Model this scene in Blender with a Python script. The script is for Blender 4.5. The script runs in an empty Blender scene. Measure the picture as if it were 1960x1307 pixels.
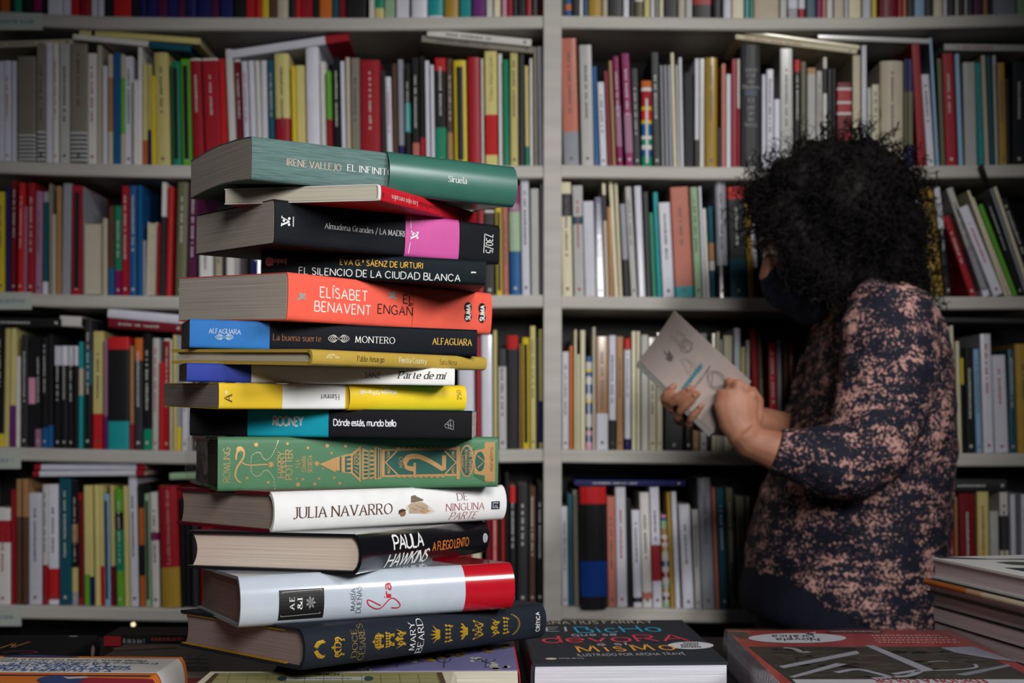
import bpy, math, random
from mathutils import Vector, Matrix, Euler, noise as mnoise
random.seed(11)
C = bpy.context.scene.collection
SC = bpy.context.scene

# ------------------------------------------------------------------ camera
FPX, CX, HZ, CAMZ = 2200.0, 980.0, 800.0, 1.05
cam_d = bpy.data.cameras.new('camera'); cam = bpy.data.objects.new('camera', cam_d); C.objects.link(cam)
cam.location = (0, 0, CAMZ); cam.rotation_euler = (math.pi/2, 0, 0)
cam_d.sensor_fit = 'HORIZONTAL'; cam_d.sensor_width = 36.0
cam_d.lens = 36.0*FPX/1960.0
cam_d.shift_y = (HZ-653.5)/1960.0
cam_d.clip_start = 0.01
cam_d.dof.use_dof = True; cam_d.dof.focus_distance = 0.90; cam_d.dof.aperture_fstop = 8.5
SC.camera = cam
# ------------------------------------------------------------------ world, lights, exposure
w = bpy.data.worlds.new('world'); SC.world = w; w.use_nodes = True
w.node_tree.nodes['Background'].inputs[0].default_value = (0.75, 0.85, 1.0, 1)
w.node_tree.nodes['Background'].inputs[1].default_value = 0.03
SC.view_settings.view_transform = 'Standard'; SC.view_settings.look = 'None'
SC.view_settings.gamma = 1.0; SC.view_settings.use_curve_mapping = False
SC.view_settings.exposure = 0.0

def aim(o, target):
    o.rotation_euler = (Vector(target)-o.location).to_track_quat('-Z', 'Y').to_euler()

def spot(name, loc, target, power, size, blend, radius, color=(1, 1, 1)):
    d = bpy.data.lights.new(name, 'SPOT'); d.energy = power; d.spot_size = math.radians(size)
    d.spot_blend = blend; d.shadow_soft_size = radius; d.color = color
    o = bpy.data.objects.new(name, d); C.objects.link(o); o.location = loc; aim(o, target); return o

def area(name, loc, target, power, sx, sy, spread=180, color=(1, 1, 1)):
    d = bpy.data.lights.new(name, 'AREA'); d.shape = 'RECTANGLE'; d.size = sx; d.size_y = sy
    d.energy = power; d.spread = math.radians(spread); d.color = color
    o = bpy.data.objects.new(name, d); C.objects.link(o); o.location = loc; aim(o, target); return o

spot('key_lamp', (0.38, -0.60, 1.62), (0.10, 0.92, 1.00), 104, 66, 1.0, 0.26, (1.0, 0.98, 0.95))
area('side_softbox', (1.02, 0.08, 1.62), (-0.08, 0.9, 1.08), 3.6, 0.5, 0.3, 90, (0.97, 0.98, 1.0))
spot('shelf_spot', (1.0, 0.20, 2.65), (0.12, 2.2, 1.30), 152, 47, 1.0, 0.14, (1.0, 0.975, 0.935))

# ------------------------------------------------------------------ pixel -> place helpers (photo frame 1960x1307)
def P(px, py, Y):
    return Vector(((px-CX)/FPX*Y, Y, CAMZ+(HZ-py)/FPX*Y))
def on_z(px, py, z):
    return P(px, py, (CAMZ-z)*FPX/(py-HZ))

# ------------------------------------------------------------------ materials
def mat(name, rough=.5, spec=.5, color=None, attr=True, build=None, coat=0):
    m = bpy.data.materials.new(name); m.use_nodes = True
    nt = m.node_tree; b = nt.nodes['Principled BSDF']
    b.inputs['Roughness'].default_value = rough
    b.inputs['Specular IOR Level'].default_value = spec
    if coat: b.inputs['Coat Weight'].default_value = coat; b.inputs['Coat Roughness'].default_value = .08
    if color: b.inputs['Base Color'].default_value = (*color, 1)
    elif attr:
        a = nt.nodes.new('ShaderNodeAttribute'); a.attribute_name = 'Col'
        n = nt.nodes.new('ShaderNodeTexNoise'); n.inputs['Scale'].default_value = 60; n.inputs['Detail'].default_value = 3
        tc = nt.nodes.new('ShaderNodeTexCoord'); nt.links.new(tc.outputs['Object'], n.inputs['Vector'])
        mr = nt.nodes.new('ShaderNodeMapRange'); mr.inputs['To Min'].default_value = .88; mr.inputs['To Max'].default_value = 1.06
        nt.links.new(n.outputs['Fac'], mr.inputs['Value'])
        mx = nt.nodes.new('ShaderNodeVectorMath'); mx.operation = 'SCALE'
        nt.links.new(a.outputs['Color'], mx.inputs[0]); nt.links.new(mr.outputs[0], mx.inputs['Scale'])
        nt.links.new(mx.outputs[0], b.inputs['Base Color'])
    if build: build(nt, b)
    return m

def streaks(scale, lo, hi, nscale=1.0, bump=0, detail=2):
    """colour attribute x noise stretched by scale (object space)"""
    def f(nt, b):
        tc = nt.nodes.new('ShaderNodeTexCoord'); mp = nt.nodes.new('ShaderNodeMapping'); mp.inputs['Scale'].default_value = scale
        n = nt.nodes.new('ShaderNodeTexNoise'); n.inputs['Scale'].default_value = nscale; n.inputs['Detail'].default_value = detail
        nt.links.new(tc.outputs['Object'], mp.inputs[0]); nt.links.new(mp.outputs[0], n.inputs['Vector'])
        mr = nt.nodes.new('ShaderNodeMapRange'); mr.inputs['From Min'].default_value = .3; mr.inputs['From Max'].default_value = .7
        mr.inputs['To Min'].default_value = lo; mr.inputs['To Max'].default_value = hi
        nt.links.new(n.outputs['Fac'], mr.inputs['Value'])
        a = nt.nodes.new('ShaderNodeAttribute'); a.attribute_name = 'Col'
        mx = nt.nodes.new('ShaderNodeVectorMath'); mx.operation = 'SCALE'
        nt.links.new(a.outputs['Color'], mx.inputs[0]); nt.links.new(mr.outputs[0], mx.inputs['Scale'])
        nt.links.new(mx.outputs[0], b.inputs['Base Color'])
        if bump:
            bp = nt.nodes.new('ShaderNodeBump'); bp.inputs['Strength'].default_value = bump; bp.inputs['Distance'].default_value = .0004
            nt.links.new(n.outputs['Fac'], bp.inputs['Height']); nt.links.new(bp.outputs[0], b.inputs['Normal'])
    return f

M_MATTE = mat('matte_cover', .6, .15)
M_SATIN = mat('satin_cover', .42, .2)
M_GLOSS = mat('gloss_cover', .2, .5, coat=.6)
M_DARK = mat('dark_cover', .5, .05)
M_BAND = mat('coated_band', .34, .4, coat=.35)
M_BAND.node_tree.nodes['Principled BSDF'].inputs['Coat Roughness'].default_value = .28
M_CLOTH = mat('linen_cover', .75, .2, attr=False, build=streaks((60, 400, 1700), .62, 1.25, 1.0, .5, 3))
M_PAPER = mat('page_edges', .85, .15, attr=False, build=streaks((6, 6, 1500), .66, 1.12, 1.0, .25, 3))
M_INK = mat('printing_ink', .5, .3)
M_FOIL = mat('gilt_foil', .34, .5)
M_FOIL.node_tree.nodes['Principled BSDF'].inputs['Metallic'].default_value = .55
M_SHELF = mat('painted_wood', .5, .3, attr=False, build=streaks((3, 20, 40), .86, 1.06, 1.0, .1, 5))

# ------------------------------------------------------------------ mesh builder
class MB:
    def __init__(s): s.v = []; s.f = []; s.c = []; s.sm = []
    def add(s, vs, fs, col, smooth=False):
        o = len(s.v); s.v += [tuple(v) for v in vs]
        for f in fs: s.f.append([i+o for i in f]); s.c.append(col); s.sm.append(smooth)
    def box(s, x0, x1, y0, y1, z0, z1, col, M=None):
        vs = [Vector((x, y, z)) for x in (x0, x1) for y in (y0, y1) for z in (z0, z1)]
        if M: vs = [M @ v for v in vs]
        s.add(vs, [(0, 1, 3, 2), (4, 6, 7, 5), (0, 4, 5, 1), (2, 3, 7, 6), (0, 2, 6, 4), (1, 5, 7, 3)], col)
    def grid(s, rows, col, smooth=True, closed=False, flip=False):
        n = len(rows[0]); o = len(s.v)
        for r in rows: s.v += [tuple(p) for p in r]
        for i in range(len(rows)-1):
            for j in range(n if closed else n-1):
                k = (j+1) % n
                f = [o+i*n+j, o+i*n+k, o+(i+1)*n+k, o+(i+1)*n+j]
                s.f.append(f[::-1] if flip else f); s.c.append(col(i, j) if callable(col) else col); s.sm.append(smooth)
    def cap(s, ring, col, flip=False):
        o = len(s.v); s.v += [tuple(p) for p in ring]; f = list(range(o, o+len(ring)))
        s.f.append(f[::-1] if flip else f); s.c.append(col); s.sm.append(False)
    def tube(s, pts, rad, col=(1, 1, 1), n=12, up=(0, 0, 1), caps=True):
        """rad: list of r or (ra, rb); ra along side, rb along up"""
        rows = []; pts = [Vector(p) for p in pts]; upv = Vector(up)
        for i, p in enumerate(pts):
            t = (pts[min(i+1, len(pts)-1)]-pts[max(i-1, 0)]).normalized()
            a = t.cross(upv)
            if a.length < 1e-4: a = t.cross(Vector((1, 0, 0)))
            a.normalize(); b = a.cross(t).normalized()
            r = rad[i]; ra, rb = r if isinstance(r, tuple) else (r, r)
            rows.append([p+a*(ra*math.cos(2*math.pi*k/n))+b*(rb*math.sin(2*math.pi*k/n)) for k in range(n)])
        s.grid(rows, col, True, True)
        if caps: s.cap(rows[0], col, True); s.cap(rows[-1], col)
    def ball(s, c, r, col=(1, 1, 1), n=12, M=None):
        rows = []
        rr = r if isinstance(r, (tuple, list)) else (r, r, r)
        for i in range(n//2+1):
            th = math.pi*(i+.001)/(n//2+.002)
            row = []
            for k in range(n):
                v = Vector((rr[0]*math.sin(th)*math.cos(2*math.pi*k/n), rr[1]*math.sin(th)*math.sin(2*math.pi*k/n), rr[2]*math.cos(th)))
                if M: v = M @ v
                row.append(Vector(c)+v)
            rows.append(row)
        s.grid(rows, col, True, True, True)
        s.cap(rows[0], col); s.cap(rows[-1], col, True)
    def mesh(s, name):
        me = bpy.data.meshes.new(name); me.from_pydata(s.v, [], s.f); me.update()
        ca = me.color_attributes.new('Col', 'FLOAT_COLOR', 'CORNER')
        buf = []
        for poly, col in zip(me.polygons, s.c):
            buf += [col[0], col[1], col[2], 1.0]*poly.loop_total
        ca.data.foreach_set('color', buf)
        me.polygons.foreach_set('use_smooth', s.sm)
        return me
    def build(s, name, material, parent=None, M=None):
        me = s.mesh(name); me.materials.append(material)
        o = bpy.data.objects.new(name, me); C.objects.link(o)
        if parent is not None: o.parent = parent
        if M is not None: o.matrix_local = M
        return o

def tag(o, label=None, cat=None, group=None, kind=None):
    if label: o['label'] = label
    if cat: o['category'] = cat
    if group: o['group'] = group
    if kind: o['kind'] = kind
    return o
def empty(name, M, label, cat, group=None):
    o = bpy.data.objects.new(name, None); C.objects.link(o); o.empty_display_size = .02
    o.matrix_world = M; return tag(o, label, cat, group)

# ------------------------------------------------------------------ stroke lettering
G = {}
def gl(ch, wd, s): G[ch] = (wd, [(t.strip().startswith('~'), [tuple(float(q)/100 for q in p.split(',')) for p in t.strip().lstrip('~').split()]) for t in s.split(';')])
gl('A', .7, '0,0 35,100 70,0;13,35 57,35'); gl('B', .56, '0,0 0,100;~0,100 30,100 46,92 46,66 30,53 0,53;~0,53 34,53 56,42 56,12 34,0 0,0')
gl('C', .7, '~68,80 42,100 8,82 0,50 8,18 42,0 68,20'); gl('D', .7, '0,0 0,100;~0,100 30,100 62,84 70,50 62,16 30,0 0,0')
gl('E', .48, '0,0 0,100;0,100 48,100;0,52 38,52;0,0 48,0'); gl('F', .46, '0,0 0,100;0,100 46,100;0,52 36,52')
gl('G', .74, '~68,82 42,100 8,82 0,50 8,18 42,0 72,12;72,8 72,44;46,44 72,44'); gl('H', .68, '0,0 0,100;68,0 68,100;0,52 68,52')
gl('I', .06, '3,0 3,100'); gl('J', .34, '~34,100 34,50 34,15 18,-4 0,2'); gl('K', .62, '0,0 0,100;58,100 2,48;16,60 62,0')
gl('L', .46, '0,0 0,100;0,0 46,0'); gl('M', .84, '4,0 10,100;10,100 42,8;42,8 74,100;74,100 80,0'); gl('N', .7, '0,0 0,100;0,100 70,0;70,0 70,100')
gl('O', .8, '~40,100 10,84 0,50 10,16 40,0 70,16 80,50 70,84 40,100'); gl('P', .52, '0,0 0,100;~0,100 34,100 52,88 52,60 34,47 0,47')
gl('Q', .8, '~40,100 10,84 0,50 10,16 40,0 70,16 80,50 70,84 40,100;46,22 82,-8'); gl('R', .58, '0,0 0,100;~0,100 34,100 50,89 50,64 34,52 0,52;22,52 58,0')
gl('S', .5, '~46,84 28,100 6,92 6,68 28,53 46,40 48,14 26,0 2,14'); gl('T', .62, '31,0 31,100;0,100 62,100')
gl('U', .64, '~0,100 0,50 4,14 32,0 60,14 64,50 64,100'); gl('V', .7, '0,100 35,0;35,0 70,100'); gl('W', 1.0, '0,100 25,0;25,0 50,92;50,92 75,0;75,0 100,100')
gl('X', .64, '0,100 64,0;0,0 64,100'); gl('Y', .66, '0,100 33,50;66,100 33,50;33,50 33,0'); gl('Z', .6, '2,100 60,100;60,100 0,0;0,0 60,0')
gl('a', .46, '~42,46 34,66 14,66 4,58;42,52 42,0;~42,40 12,34 0,18 10,0 26,2 42,16'); gl('b', .5, '0,0 0,104;~0,46 16,66 40,60 50,34 40,4 16,0 0,16')
gl('c', .42, '~42,54 26,67 6,56 0,33 6,8 26,0 42,12'); gl('d', .5, '50,0 50,104;~50,46 34,66 10,60 0,34 10,4 34,0 50,16')
gl('e', .46, '~1,36 46,36 42,58 24,67 5,56 0,33 6,8 26,0 44,12'); gl('f', .3, '~30,98 18,102 12,88 12,40 12,0;0,62 26,62')
gl('g', .5, '50,66 50,-6;~50,0 46,-24 24,-32 4,-24;~50,46 34,66 10,60 0,34 10,6 34,2 50,16'); gl('h', .48, '0,0 0,104;~0,44 18,66 40,62 48,44 48,0')
gl('i', .05, '2,0 2,65;2,84 2,92'); gl('j', .14, '~14,65 14,0 10,-26 -6,-28;14,84 14,92'); gl('k', .44, '0,0 0,104;40,66 2,30;12,40 44,0'); gl('l', .05, '2,0 2,104')
gl('m', .8, '0,0 0,66;~0,44 14,66 34,62 40,44 40,0;~40,44 54,66 74,62 80,44 80,0'); gl('n', .48, '0,0 0,66;~0,44 18,66 40,62 48,44 48,0')
gl('o', .52, '~26,67 6,56 0,33 6,10 26,0 46,10 52,33 46,56 26,67'); gl('p', .5, '0,-32 0,66;~0,46 16,66 40,60 50,34 40,4 16,0 0,16')
gl('q', .5, '50,-32 50,66;~50,46 34,66 10,60 0,34 10,4 34,0 50,16'); gl('r', .3, '0,0 0,66;~0,42 10,62 30,64'); gl('s', .38, '~34,56 20,67 4,60 6,42 22,35 36,24 34,6 18,0 0,10')
gl('t', .3, '~12,86 12,40 14,6 30,4;0,64 28,64'); gl('u', .48, '~0,66 0,22 8,2 26,0 48,20;48,66 48,0'); gl('v', .48, '0,66 24,0;24,0 48,66'); gl('w', .72, '0,66 18,0;18,0 36,60;36,60 54,0;54,0 72,66')
gl('x', .46, '0,66 46,0;0,0 46,66'); gl('y', .48, '0,66 24,2;48,66 14,-32'); gl('z', .42, '0,65 42,65;42,65 0,0;0,0 42,0')
gl('0', .56, '~28,100 6,84 0,50 6,16 28,0 50,16 56,50 50,84 28,100'); gl('1', .2, '2,82 16,100;16,100 16,0'); gl('2', .56, '~3,76 12,96 32,100 50,90 52,68 36,40 0,0;0,0 56,0')
gl('3', .52, '~4,90 26,100 46,90 46,66 20,54;~20,54 46,48 52,20 30,0 2,10'); gl('5', .52, '48,100 10,100;10,100 6,56;~6,56 28,64 50,52 50,18 28,0 2,8'); gl('7', .54, '0,100 54,100;54,100 16,0')
gl('/', .4, '0,-10 40,108'); gl('.', .06, '2,0 2,8'); gl(',', .08, '4,8 0,-14'); gl("'", .05, '2,100 0,76'); gl('º', .26, '~13,100 2,88 13,74 24,88 13,100;2,62 24,62')
gl('&', .72, '~70,44 50,6 22,0 4,14 8,38 36,62 40,86 26,100 12,86 22,60 46,26 72,0'); gl('(', .2, '~20,110 4,80 4,20 20,-10'); gl('?', .4, '~2,82 18,100 38,88 36,64 20,46 20,28;20,0 20,8'); gl('*', .5, '25,20 25,80;0,35 50,65;0,65 50,35')
ACC = {'Á': 'A', 'É': 'E', 'Í': 'I', 'Ó': 'O', 'Ú': 'U', 'á': 'a', 'é': 'e', 'í': 'i', 'ó': 'o', 'ú': 'u', 'Ñ': 'N', 'ñ': 'n'}
def catmull(p, k=5):
    if len(p) < 3: return p
    q = [(2*p[0][0]-p[1][0], 2*p[0][1]-p[1][1])]+p+[(2*p[-1][0]-p[-2][0], 2*p[-1][1]-p[-2][1])]
    if p[0] == p[-1]: q[0] = p[-2]; q[-1] = p[1]
    r = []
    for i in range(1, len(q)-2):
        for j in range(k):
            t = j/k; a, b, c, d = q[i-1], q[i], q[i+1], q[i+2]
            r.append(tuple(.5*((2*b[m])+(-a[m]+c[m])*t+(2*a[m]-5*b[m]+4*c[m]-d[m])*t*t+(-a[m]+3*b[m]-3*c[m]+d[m])*t**3) for m in (0, 1)))
    return r+[p[-1]]
def ribbon(pts, thick, contrast):
    """quads of a pen stroke; contrast 0 = even line, 1 = broad nib"""
    n = len(pts); L = []; Rr = []
    for i in range(n):
        a = pts[max(i-1, 0)]; b = pts[min(i+1, n-1)]; dx, dy = b[0]-a[0], b[1]-a[1]; l = math.hypot(dx, dy) or 1e-6
        th = math.atan2(dy, dx); wd = thick*((1-contrast)+contrast*(.22+.78*abs(math.sin(th-.25))))*.5
        L.append((pts[i][0]-dy/l*wd, pts[i][1]+dx/l*wd)); Rr.append((pts[i][0]+dy/l*wd, pts[i][1]-dx/l*wd))
    return [(L[i], Rr[i], Rr[i+1], L[i+1]) for i in range(n-1)]
def text_quads(s, thick=.1, serif=0, slant=0, gap=.23):
    """quads in em space (cap height 1) + width"""
    out = []; x = 0
    for ch in s:
        if ch == ' ': x += .34; continue
        base = ACC.get(ch, ch)
        wd, st = G[base]
        st = list(st)
        if ch in 'ÑÑñ': y = 1.12 if ch == 'Ñ' else .82; st.append((True, [(wd*.2, y), (wd*.4, y+.1), (wd*.6, y), (wd*.8, y+.1)]))
        elif ch in ACC:
            y = 1.1 if base.isupper() else .8
            if base == 'i': st = st[:1]
            st.append((False, [(wd*.45, y), (wd*.45+.16, y+.18)]))
        q = []
        ends = [(p[0], p[-1]) for _, p in st]
        for si, (cv, p) in enumerate(st):
            pp = catmull(p) if cv else p
            if not cv and len(p) > 1:   # cut long straight runs so they follow a curved surface
                nn = []
                for a, b in zip(p, p[1:]): nn += [(a[0]+(b[0]-a[0])*t/3, a[1]+(b[1]-a[1])*t/3) for t in range(3)]
                pp = nn+[p[-1]]
            q += ribbon(pp, thick, .0 if not serif else .8)
            if serif:
                for e, o2 in ((pp[0], pp[1]), (pp[-1], pp[-2])):
                    free = sum(1 for sj, (u, v) in enumerate(ends) if sj != si for zz in (u, v) if abs(zz[0]-e[0])+abs(zz[1]-e[1]) < .04) == 0
                    vert = abs(e[1]-o2[1]) > 1.2*abs(e[0]-o2[0])
                    if (free or base in 'BDPREFL') and vert and not (cv and base in 'aeocsSCGgft?&') and (e[1] < .05 or e[1] > .6):
                        h = thick*.3; sw = thick*1.25; q.append(((e[0]-sw, e[1]+h/2), (e[0]-sw, e[1]-h/2), (e[0]+sw, e[1]-h/2), (e[0]+sw, e[1]+h/2)))
                    elif vert is False and not cv and base in 'EFLTZ' and e[1] != .52:
                        d = .12 if e[1] > .5 else -.12; q.append(((e[0]-thick*.15, e[1]-d), (e[0]+thick*.15, e[1]-d), (e[0]+thick*.15, e[1]), (e[0]-thick*.15, e[1])))
        out += [[(a+x+b*slant, b) for a, b in f] for f in q]
        x += wd+gap
    return out, x-gap
def place_text(mb, S, s, u0, u1, vc, h, col, rot=0, thick=.1, serif=0, slant=0, gap=.23):
    """rot 0: reads along +u; 180 upside down; 90: reads along +v (u0..u1 then is the cap height span, vc/h the run centre and length)"""
    q, wd = text_quads(s, thick, serif, slant, gap)
    for f in q:
        pts = []
        for a, b in f:
            if rot == 0: u = u0+(u1-u0)*a/wd; v = vc+(b-.5)*h
            elif rot == 180: u = u1-(u1-u0)*a/wd; v = vc-(b-.5)*h
            elif rot == 90: v = vc+(a/wd-.5)*h; u = u1-(u1-u0)*b
            else: v = vc-(a/wd-.5)*h; u = u0+(u1-u0)*b
            pts.append(S(u, v))
        mb.add(pts, [(0, 1, 2, 3)], col)
def place_poly(mb, S, poly, col):
    mb.add([S(*p) for p in poly], [list(range(len(poly)))], col)
def place_stroke(mb, S, pts, wd, col, smooth=True, contrast=0):
    for f in ribbon(catmull(pts, 6) if smooth else pts, wd, contrast): mb.add([S(*p) for p in f], [(0, 1, 2, 3)], col)
def place_disc(mb, S, u, v, ru, rv, col, n=20):
    place_poly(mb, S, [(u+ru*math.cos(2*math.pi*k/n), v+rv*math.sin(2*math.pi*k/n)) for k in range(n)], col)

# ------------------------------------------------------------------ room shell
def struct(name, mb, m):
    o = mb.build(name, m); o['kind'] = 'structure'; return o
M_FLOOR = mat('floor_boards', .45, .4, attr=False, build=streaks((1.2, 14, 1), .6, 1.1, 2.0, .1, 4))
M_WALL = mat('wall_paint', .8, .2)
m = MB(); m.box(-3, 3, -1.6, 2.5, -.05, 0, (.09, .06, .04)); struct('floor', m, M_FLOOR)
m = MB(); m.box(-3, 3, 2.47, 2.55, 0, 3.0, (.22, .21, .2)); struct('wall_back', m, M_WALL)

# ------------------------------------------------------------------ bookcase
SY = 2.2
def interp(x, pts):
    for (a, b), (c, d) in zip(pts, pts[1:]):
        if x <= c: return b+(d-b)*max(0, (x-a))/(c-a)
    return pts[-1][1]
BASE = {('L', 0): [(-90, 20), (0, 22), (100, 28), (200, 32), (340, 34), (700, 35), (900, 33), (1041, 31)],
        ('R', 0): [(1074, 31), (1400, 35), (1680, 34), (1960, 27), (2060, 24)],
        ('L', 1): [(-90, 304), (0, 307), (100, 311), (300, 316), (600, 320), (1041, 317)],
        ('R', 1): [(1074, 316), (1350, 320), (1700, 319), (1960, 315), (2060, 313)],
        ('L', 2): [(-90, 553), (0, 558), (100, 563), (250, 566), (500, 569), (1041, 564)],
        ('R', 2): [(1074, 566), (1300, 569), (1500, 570), (1960, 567), (2060, 566)],
        ('L', 3): [(-90, 852), (0, 855), (100, 858), (350, 863), (700, 864), (1041, 859)],
        ('R', 3): [(1074, 860), (1300, 863), (1700, 868), (1960, 867), (2060, 866)],
        ('L', 4): [(-90, 1154), (0, 1157), (150, 1160), (350, 1164), (700, 1163), (1041, 1158)],
        ('R', 4): [(1074, 1160), (1250, 1164), (1400, 1167), (1700, 1168), (1960, 1166), (2060, 1165)]}
def base_z(bay, row, px): return CAMZ+(HZ-interp(px, BASE[(bay, row)]))/FPX*SY
WOOD = (.45, .43, .40)
case = empty('bookcase', Matrix.Translation((.08, 2.3, 0)), 'tall light grey painted bookcase of two bays filled with books', 'bookcase')
CM = case.matrix_world.inverted()
def case_part(name, mb, m=M_SHELF, **k):
    o = mb.build(name, m, case); o.matrix_local = CM; return tag(o, **k)
for bay, xa, xb in (('L', -86, 1040), ('R', 1075, 2056)):
    for row in range(5):
        mb = MB(); rows = []
        n = 24
        for i in range(n+1):
            px = xa+(xb-xa)*i/n; z = base_z(bay, row, px); x = (px-CX)/FPX*SY
            prof = [(2.194, -.004), (2.197, -.0005), (2.202, 0), (2.388, 0), (2.388, -.026), (2.2, -.026), (2.196, -.025), (2.194, -.022)]
            rows.append([(x, y, z+dz) for y, dz in prof])
        mb.grid(rows, WOOD, False, True); mb.cap(rows[0], WOOD, True); mb.cap(rows[-1], WOOD)
        case_part('shelf', mb)
for xa, xb in ((1040.6, 1074.4), (-120, -86.5), (2056.5, 2090)):
    mb = MB(); mb.box((xa-CX)/1000, (xb-CX)/1000, 2.19, 2.39, 0, 2.2, WOOD); case_part('upright', mb)
mb = MB(); mb.box(-1.1, 1.11, 2.391, 2.405, 0, 2.2, (.014, .013, .013)); case_part('back_panel', mb)
mb = MB(); mb.box(-1.066, .06, 2.21, 2.39, 0, .09, (.2, .19, .17)); mb.box(.095, 1.076, 2.21, 2.39, 0, .09, (.2, .19, .17)); case_part('plinth', mb)

# shelf-edge name cards, strap, small lamp
def pseudo(mb, S, u0, u1, v, h, col, rnd):
    u = u0
    while u < u1:
        l = rnd.uniform(.5, 1.3)*h
        place_poly(mb, S, [(u, v-h/2), (min(u+l, u1), v-h/2), (min(u+l, u1), v+h/2*rnd.uniform(.4, 1)), (u, v+h/2*rnd.uniform(.4, 1))], col)
        u += l+.3*h*(1 if rnd.random() < .8 else 3)
for i, (a, b, c, d, nm) in enumerate(((-30, 81, 25, 57, 'top'), (-30, 60, 559, 592, 'third'), (-40, 39, 864, 897, 'fourth'), (-40, 40, 1163, 1198, 'bottom'))):
    q = MB(); p0 = P(a, d, 2.19); p1 = P(b, c, 2.19); q.box(p0.x, p1.x, 2.190, 2.1925, p0.z, p1.z, (.42, .44, .41))
    o = tag(q.build('shelf_card', M_MATTE), 'pale paper card clipped to the left end of the %s shelf edge' % nm, 'label card', 'cards on the left shelf edges')
    q = MB(); rnd = random.Random(i)
    pseudo(q, lambda u, v: (u, 2.1897, v), p0.x+.02, p1.x-.014, (p0.z+p1.z)/2, .007, (.2, .27, .3), rnd)
    q.build('card_writing', M_INK, o)
q = MB(); q.tube([P(1877, 315, 2.188), P(1881, 326, 2.187), P(1887, 345, 2.188), P(1889, 352, 2.2)], [(.005, .0015)]*4, (.01, .01, .01), 8, (0, 1, 0))
tag(q.build('shelf_strap', M_MATTE), 'short black strap looped over the right bay shelf edge', 'strap')
M_LAMP = bpy.data.materials.new('lamp_glow'); M_LAMP.use_nodes = True
bb = M_LAMP.node_tree.nodes['Principled BSDF']; bb.inputs['Emission Color'].default_value = (1, .78, .5, 1); bb.inputs['Emission Strength'].default_value = 1.6; bb.inputs['Base Color'].default_value = (.8, .7, .5, 1)
lp = empty('cabinet_lamp', Matrix.Translation(P(255, 1195, 2.38)), 'tiny round lit lamp below the bottom shelf on the left', 'lamp')
q = MB(); q.ball((0, 0, 0), .0042, (1, 1, 1)); q.build('bulb', M_LAMP, lp)
q = MB(); q.tube([(0, .003, 0), (0, .012, 0)], [.007, .008], (.02, .02, .02), 12, (1, 0, 0)); q.build('socket', M_SATIN, lp)

# ------------------------------------------------------------------ shelf books
PAL = {'w': ((.60, .58, .56), 'white'), 'W': ((.58, .58, .66), 'white'), 'L': ((.42, .42, .41), 'light grey'), 'A': ((.27, .28, .32), 'grey'),
       'k': ((.03, .03, .034), 'charcoal'), 'K': ((.012, .012, .014), 'black'), 'C': ((.62, .57, .41), 'cream'), 'c': ((.45, .39, .3), 'beige'),
       'Y': ((.54, .47, .18), 'pale yellow'), 'y': ((.6, .46, .02), 'yellow'), 'u': ((.36, .22, .03), 'mustard'), 'o': ((.34, .18, .08), 'tan'),
       'n': ((.09, .045, .03), 'brown'), 'O': ((.48, .12, .02), 'orange'), 'S': ((.44, .145, .105), 'salmon'), 'R': ((.29, .011, .02), 'red'),
       'r': ((.46, .016, .018), 'bright red'), 'D': ((.15, .008, .015), 'dark red'), 'p': ((.62, .28, .4), 'pink'), 'P': ((.22, .008, .09), 'magenta'),
       'M': ((.32, .15, .24), 'mauve'), 'V': ((.13, .02, .15), 'purple'), 'x': ((.075, .012, .05), 'plum'), 'b': ((.24, .4, .58), 'light blue'),
       'B': ((.01, .085, .24), 'blue'), 'Q': ((.005, .04, .24), 'blue'), 'N': ((.013, .014, .10), 'navy'), 'T': ((.012, .26, .28), 'turquoise'), 't': ((.01, .08, .115), 'dark teal'),
       'G': ((.008, .2, .11), 'green'), 'g': ((.11, .36, .03), 'lime green'), 'e': ((.28, .42, .26), 'pale green'), 'l': ((.12, .12, .065), 'olive'),
       'q': ((.21, .19, .155), 'taupe')}
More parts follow.
